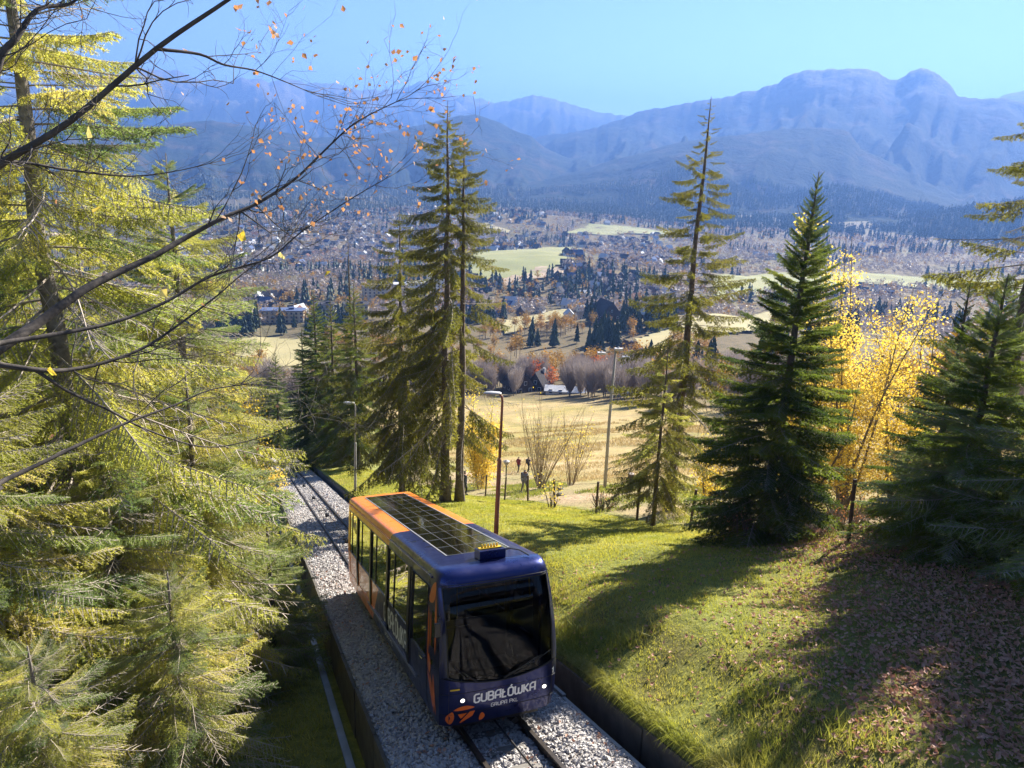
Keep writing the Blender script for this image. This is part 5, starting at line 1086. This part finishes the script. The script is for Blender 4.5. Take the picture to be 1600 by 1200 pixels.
val_tree('orange_tree', 14.5, 279, 10.5, 'bright orange autumn tree in front of the dark chalets', None, rn, OM[0])
val_tree('orange_tree', 33.5, 289, 14.5, 'rust orange oak beside the pink walled house', None, rn, OM[1])
val_tree('orange_tree', 8.5, 292, 13, 'dull red tree behind the second dark chalet', None, rn, OM[1])
val_tree('orange_tree', 100, 560, 15, 'russet tree behind the pale roofed barn', None, rn, OM[0])
cnt = {'spruce': 0, 'bare_tree': 0, 'golden_tree': 0}; cand = []
for i in range(2600):
    az = rn.uniform(-21, 24); r = 262+620*rn.random()**1.15; x, y = r*math.sin(R_(az)), r*math.cos(R_(az))
    if y < 262+rn.uniform(0, 10)+max(0, -x*.12) and x > -60: continue
    if not clear(x, y) : continue
    if any((x-a)**2+(y-b)**2 < 9**2 for a, b in ((2.5, 283), (10.5, 287), (19.5, 271), (38, 271), (38.5, 255), (52, 268), (63, 530), (92, 545), (62, 400))): continue
    cand.append((r, x, y))
for i in range(420):
    az = rn.uniform(-2.5, 15); r = 288+150*rn.random(); cand.append((r, r*math.sin(R_(az)), r*math.cos(R_(az))))
for i in range(160):
    y = rn.uniform(118, 262); x = 16+(262-y)*.36+rn.uniform(0, 1)**1.5*70; cand.append((math.hypot(x, y), x, y))
cand.sort()
def where(x, y):
    best = min(LAND, key=lambda q: (x-q[0])**2+(y-q[1])**2); return best[2] if (x-best[0])**2+(y-best[1])**2 < best[3]**2 else None
LAND = [(8, 286, 'behind the dark chalets at the meadow edge', 34), (40, 272, 'around the pink walled house', 30), (63, 525, 'around the black timber villa', 48), (62, 400, 'near the white house with brown roof', 40), (-160, 590, 'in front of the blue roofed hotel', 60), (-105, 740, 'below the pale apartment blocks', 70), (20, 870, 'beside the ploughed field', 80), (10, 590, 'by the straw coloured hillside meadow', 60), (-140, 440, 'around the small meadow left of the track spruces', 60), (150, 560, 'along the long straw meadow', 90), (300, 950, 'beside the wide green field', 160)]
def size_word(H, lo, hi): return 'low' if H < lo+(hi-lo)*.33 else ('tall' if H > lo+(hi-lo)*.67 else 'middle sized')
for (r, x, y) in cand:
    dn = float(vnoise(np.array([x/60]), np.array([y/60]), 5)[0]); cl = float(vnoise(np.array([x/45]), np.array([y/45]), 8)[0])
    near_villa = (x-55)**2+(y-500)**2 < 60**2
    kd = 'spruce' if (cl > .76 or near_villa and cl > .52) else ('golden_tree' if cl < .42 else 'bare_tree')
    if r < 440 and kd != 'bare_tree' and rn.random() < .72: kd = 'bare_tree'
    if (dn < .30 and r > 440) or cnt[kd] >= {'spruce': 150, 'bare_tree': 300, 'golden_tree': 230}[kd]: continue
    cnt[kd] += 1
    if kd == 'spruce': H = rn.uniform(11, 21); val_tree(kd, x, y, H, size_word(H, 11, 21)+' dark spruce '+(where(x, y) or 'among the trees of the lower slope'), 'spruces on the lower slope', rn, rn.choice(CM))
    elif kd == 'bare_tree': H = rn.uniform(9, 15); val_tree(kd, x, y, H, size_word(H, 9, 15)+' bare purplish grey tree '+(where(x, y) or 'on the lower slope'), 'bare trees on the lower slope', rn, rn.choice(BM_))
    else: H = rn.uniform(9, 15); val_tree(kd, x, y, H, size_word(H, 9, 15)+' golden leaved tree '+(where(x, y) or 'on the lower slope'), 'golden trees on the lower slope', rn, rn.choice(GM))
g = np.random.default_rng(8)
def valley_z(x, y):
    r = np.hypot(x, y); az = np.degrees(np.arctan2(x, y)); gzv = ground_z(x, y); mzv = mountain_z(az, r)
    return np.where((r > 2255) & (mzv > -164.5), np.maximum(mzv, gzv-4), gzv)
def wood(name, label, n, rmin, rmax, protos, hs, mat, seed, test):
    g = np.random.default_rng(seed); az = g.uniform(-40, 40, n); r = np.sqrt(g.uniform(rmin**2, rmax**2, n)) if rmin > 1500 else rmin+(rmax-rmin)*g.random(n); x, y = r*np.sin(np.radians(az)), r*np.cos(np.radians(az))
    keep = test(x, y, az, r)
    for poly in FIELD_POLYS: keep &= ~in_poly(x, y, poly)
    x, y = x[keep], y[keep]; z = valley_z(x, y); H = g.uniform(*hs, len(x)); pi = g.integers(0, len(protos), len(x)); Vs, Fs = [], []; nb_ = 0
    for k, (BV, BF) in enumerate(protos):
        q = np.where(pi == k)[0]; a = g.uniform(0, 6.28, len(q)); c, s_ = np.cos(a)[:, None], np.sin(a)[:, None]; h = H[q][:, None]
        V = np.stack([(BV[None, :, 0]*c-BV[None, :, 1]*s_)*h*1.15+x[q][:, None], (BV[None, :, 0]*s_+BV[None, :, 1]*c)*h*1.15+y[q][:, None], BV[None, :, 2]*h+z[q][:, None]], -1).reshape(-1, 3)
        Fs.append((BF[None]+(np.arange(len(q))*len(BV))[:, None, None]).reshape(-1, 3)+nb_); Vs.append(V); nb_ += len(V)
    tag(link(name, tri_mesh(name, np.concatenate(Vs), np.concatenate(Fs), mat)), label, 'woodland', kind='stuff')
nz = lambda x, y, s_, sd: vnoise(x/s_, y/s_, sd)
wood('far_conifers', 'dark spruce woods filling the valley and the foot of the mountains', 9000, 640, 2300, [lo_conifer(20+i, 5, 6) for i in range(3)], (12, 22), M['val_conifer'], 1, lambda x, y, az, r: nz(x, y, 90, 5) > .70-.35*(r > 1900))
wood('forest_slope', 'dense spruce forest on the lower mountain slopes', 26000, 2250, 3500, [lo_conifer(30+i, 3, 5) for i in range(3)], (16, 28), M['val_conifer'], 2, lambda x, y, az, r: (nz(x, y, 160, 6) > .3) & (np.abs(az) < 38))
wood('far_bare_trees', 'greyish bare trees scattered through the distant town', 17000, 600, 2200, [lo_cloud(40+i, 34, .055, .34, .12) for i in range(3)], (8, 15), M['val_bare'], 3, lambda x, y, az, r: nz(x, y, 70, 7) > .35)
wood('far_golden_trees', 'golden autumn trees scattered through the distant town', 8000, 600, 2200, [lo_cloud(50+i, 34, .055, .3, .1) for i in range(3)], (8, 15), M['val_gold'], 4, lambda x, y, az, r: nz(x, y, 60, 9) > .45)

# =============================== grass and fallen leaves ===============================
def blades(name, label, n, smin, smax, tmin, tmax, h, mat, seed, dens=None, w=.006, tp=1.7):
    g = np.random.default_rng(seed); s_ = g.uniform(smin, smax, n); t_ = tmin+(tmax-tmin)*g.random(n)**tp
    if dens is not None: k = g.random(n) < dens(s_, t_); s_, t_ = s_[k], t_[k]
    x, y = world_xy(s_, t_); z = ground_z(x, y); n = len(x); a = g.uniform(0, 6.28, n); hh = g.uniform(*h, n)*(.6+.8*vnoise(s_*1.3, t_*1.3, 4)); d = np.hypot(x, y)
    ww = w*(.6+d/14); b = np.stack([x, y, z-.02], -1); sd = np.stack([np.cos(a), np.sin(a), 0*a], -1)*ww[:, None]
    le = g.normal(size=(n, 2))*.45; tip = b+np.stack([le[:, 0]*hh, le[:, 1]*hh, hh], -1)
    V = np.stack([b-sd, b+sd, tip], 1).reshape(-1, 3)
    tag(link(name, tri_mesh(name, V, np.arange(3*n).reshape(-1, 3), mat)), label, 'grass', kind='stuff')
M['leaf_straw'] = leafy('straw_grass', [(.20, .165, .06), (.33, .26, .12), (.46, .36, .21)], .35, nscale=.12, tmul=(1.1, 1, .8))
litter = lambda s_, t_: smooth(13, 5, t_-(s_-9)*1.1)*smooth(6.6, 9, s_)
blades('grass', 'short sunlit grass on the bank beside the track', 300000, 6.0, 14.9, .5, 66, (.035, .105), M['grass'], 1, lambda s_, t_: 1-.72*litter(s_, t_)*(vnoise(s_*.8, t_*.8, 6) > .35))
blades('tall_grass', 'long grass tufts hanging over the retaining wall', 34000, 5.98, 7.9, 2, 40, (.12, .34), M['grass_tall'], 2, lambda s_, t_: (vnoise(s_*1.1, t_*.7, 12) > .52)*smooth(8.4, 6.4, s_), .007)
blades('ditch_grass', 'dim grass in the ditch left of the retaining wall', 60000, -5.5, 1.36, 3, 50, (.06, .22), M['grass'], 3)
blades('path_grass', 'dry tufts on the slope beyond the fence', 60000, 14.8, 24, 8, 70, (.06, .22), M['grass_tall'], 4, lambda s_, t_: (vnoise(s_*.5, t_*.5, 15) > .6)*1.0, .008, 1.3)
blades('meadow_tufts', 'coarse dry grass tufts on the tan meadow', 110000, 24, 80, 25, 150, (.12, .42), M['leaf_straw'], 5, lambda s_, t_: (vnoise(s_*.22, t_*.22, 25) > .42)*1.0, .006, 1.2)
g = np.random.default_rng(16); n = 15000; s_ = g.uniform(5.97, 6.25, n); t_ = 3+37*g.random(n)**1.6; x, y = world_xy(s_, t_); b = np.stack([x, y, ground_z(x, y)], -1); hh = g.uniform(.10, .32, n)*(.5+vnoise(t_*1.1, s_, 19)); a = g.uniform(0, 6.28, n)
sd = np.stack([np.cos(a), np.sin(a), 0*a], -1)*(.005*(.6+np.hypot(x, y)/14))[:, None]; ov = g.uniform(.2, 1.1, n); k2 = g.normal(size=n)*.4
mid_ = b+np.stack([(-LX*ov*.5+HX*k2*.5)*hh, (-LY*ov*.5+HY*k2*.5)*hh, hh*.55], -1); tip = b+np.stack([(-LX*ov+HX*k2)*hh, (-LY*ov+HY*k2)*hh, hh*(.75-.75*ov)], -1)
V = np.stack([b-sd, b+sd, mid_+sd*.7, mid_-sd*.7, tip], 1).reshape(-1, 3); i5 = (np.arange(n)*5)[:, None]; F = np.concatenate([i5+np.array([0, 1, 2]), i5+np.array([0, 2, 3]), i5+np.array([3, 2, 4])])
tag(link('overhanging_grass', tri_mesh('overhanging_grass', V, F, M['grass_tall'])), 'grass fringe drooping over the dark wall right of the track', 'grass', kind='stuff')
g = np.random.default_rng(6); n = 66000; s_ = g.uniform(6.4, 17.5, n); t_ = 22*g.random(n)**1.25-1
k = g.random(n) < litter(s_, t_)*smooth(.12, .6, vnoise(s_*.9, t_*.9, 6)+.25*g.random(n))+.05*(t_ < 18); s_, t_ = s_[k], t_[k]; n = len(s_)
x, y = world_xy(s_, t_); P = np.stack([x, y, ground_z(x, y)+.03+.03*g.random(n)], -1); yaw = g.uniform(0, 6.28, n); tx, ty = g.normal(size=(2, n))*.45
cz, sz_ = np.cos(yaw), np.sin(yaw); Rz = np.zeros((n, 3, 3)); Rz[:, 0, 0] = cz; Rz[:, 0, 1] = -sz_; Rz[:, 1, 0] = sz_; Rz[:, 1, 1] = cz; Rz[:, 2, 2] = 1
Rx = np.zeros((n, 3, 3)); Rx[:, 0, 0] = 1; Rx[:, 1, 1] = Rx[:, 2, 2] = np.cos(tx); Rx[:, 1, 2] = -np.sin(tx); Rx[:, 2, 1] = np.sin(tx)
Ry = np.zeros((n, 3, 3)); Ry[:, 1, 1] = 1; Ry[:, 0, 0] = Ry[:, 2, 2] = np.cos(ty); Ry[:, 0, 2] = np.sin(ty); Ry[:, 2, 0] = -np.sin(ty)
litV = np.array([(-.5, 0, .12), (-.1, .30, .16), (.5, 0, .10), (-.1, -.30, .16), (0, 0, 0)]); litF = np.array([(0, 4, 1), (1, 4, 2), (2, 4, 3), (3, 4, 0)])
sb, tb = g.uniform(1.95, 5.45, 900), 6+50*g.random(900)**1.6; pb = TW(sb, tb, np.interp(sb, bs, bh)+.05); P[:900] = pb
V, F = scatter(P, g.uniform(.05, .125, n), litV, litF, g, Rz@Ry@Rx)
tag(link('fallen_leaves', tri_mesh('fallen_leaves', V, F, M['leaf_litter'])), 'brown curled leaves strewn over the shady bank', 'leaves', kind='stuff')

# =============================== haze ===============================
m, t, o = nt('haze'); pv = t.nodes.new('ShaderNodeVolumePrincipled'); t.links.new(pv.outputs[0], o.inputs['Volume'])
pv.inputs['Color'].default_value = (.128, .262, .665, 1); pv.inputs['Density'].default_value = HAZE; pv.inputs['Anisotropy'].default_value = .25
zt = float(MZ.max())+30; mb = MB(); mb.box((0, 6600, (zt-420)/2), (11000, 7400, (zt+420)/2))
hz_ = mb.obj('haze', m); tag(hz_, kind='stuff'); hz_['label'] = 'thin bluish autumn haze filling the valley air'; hz_['category'] = 'haze'
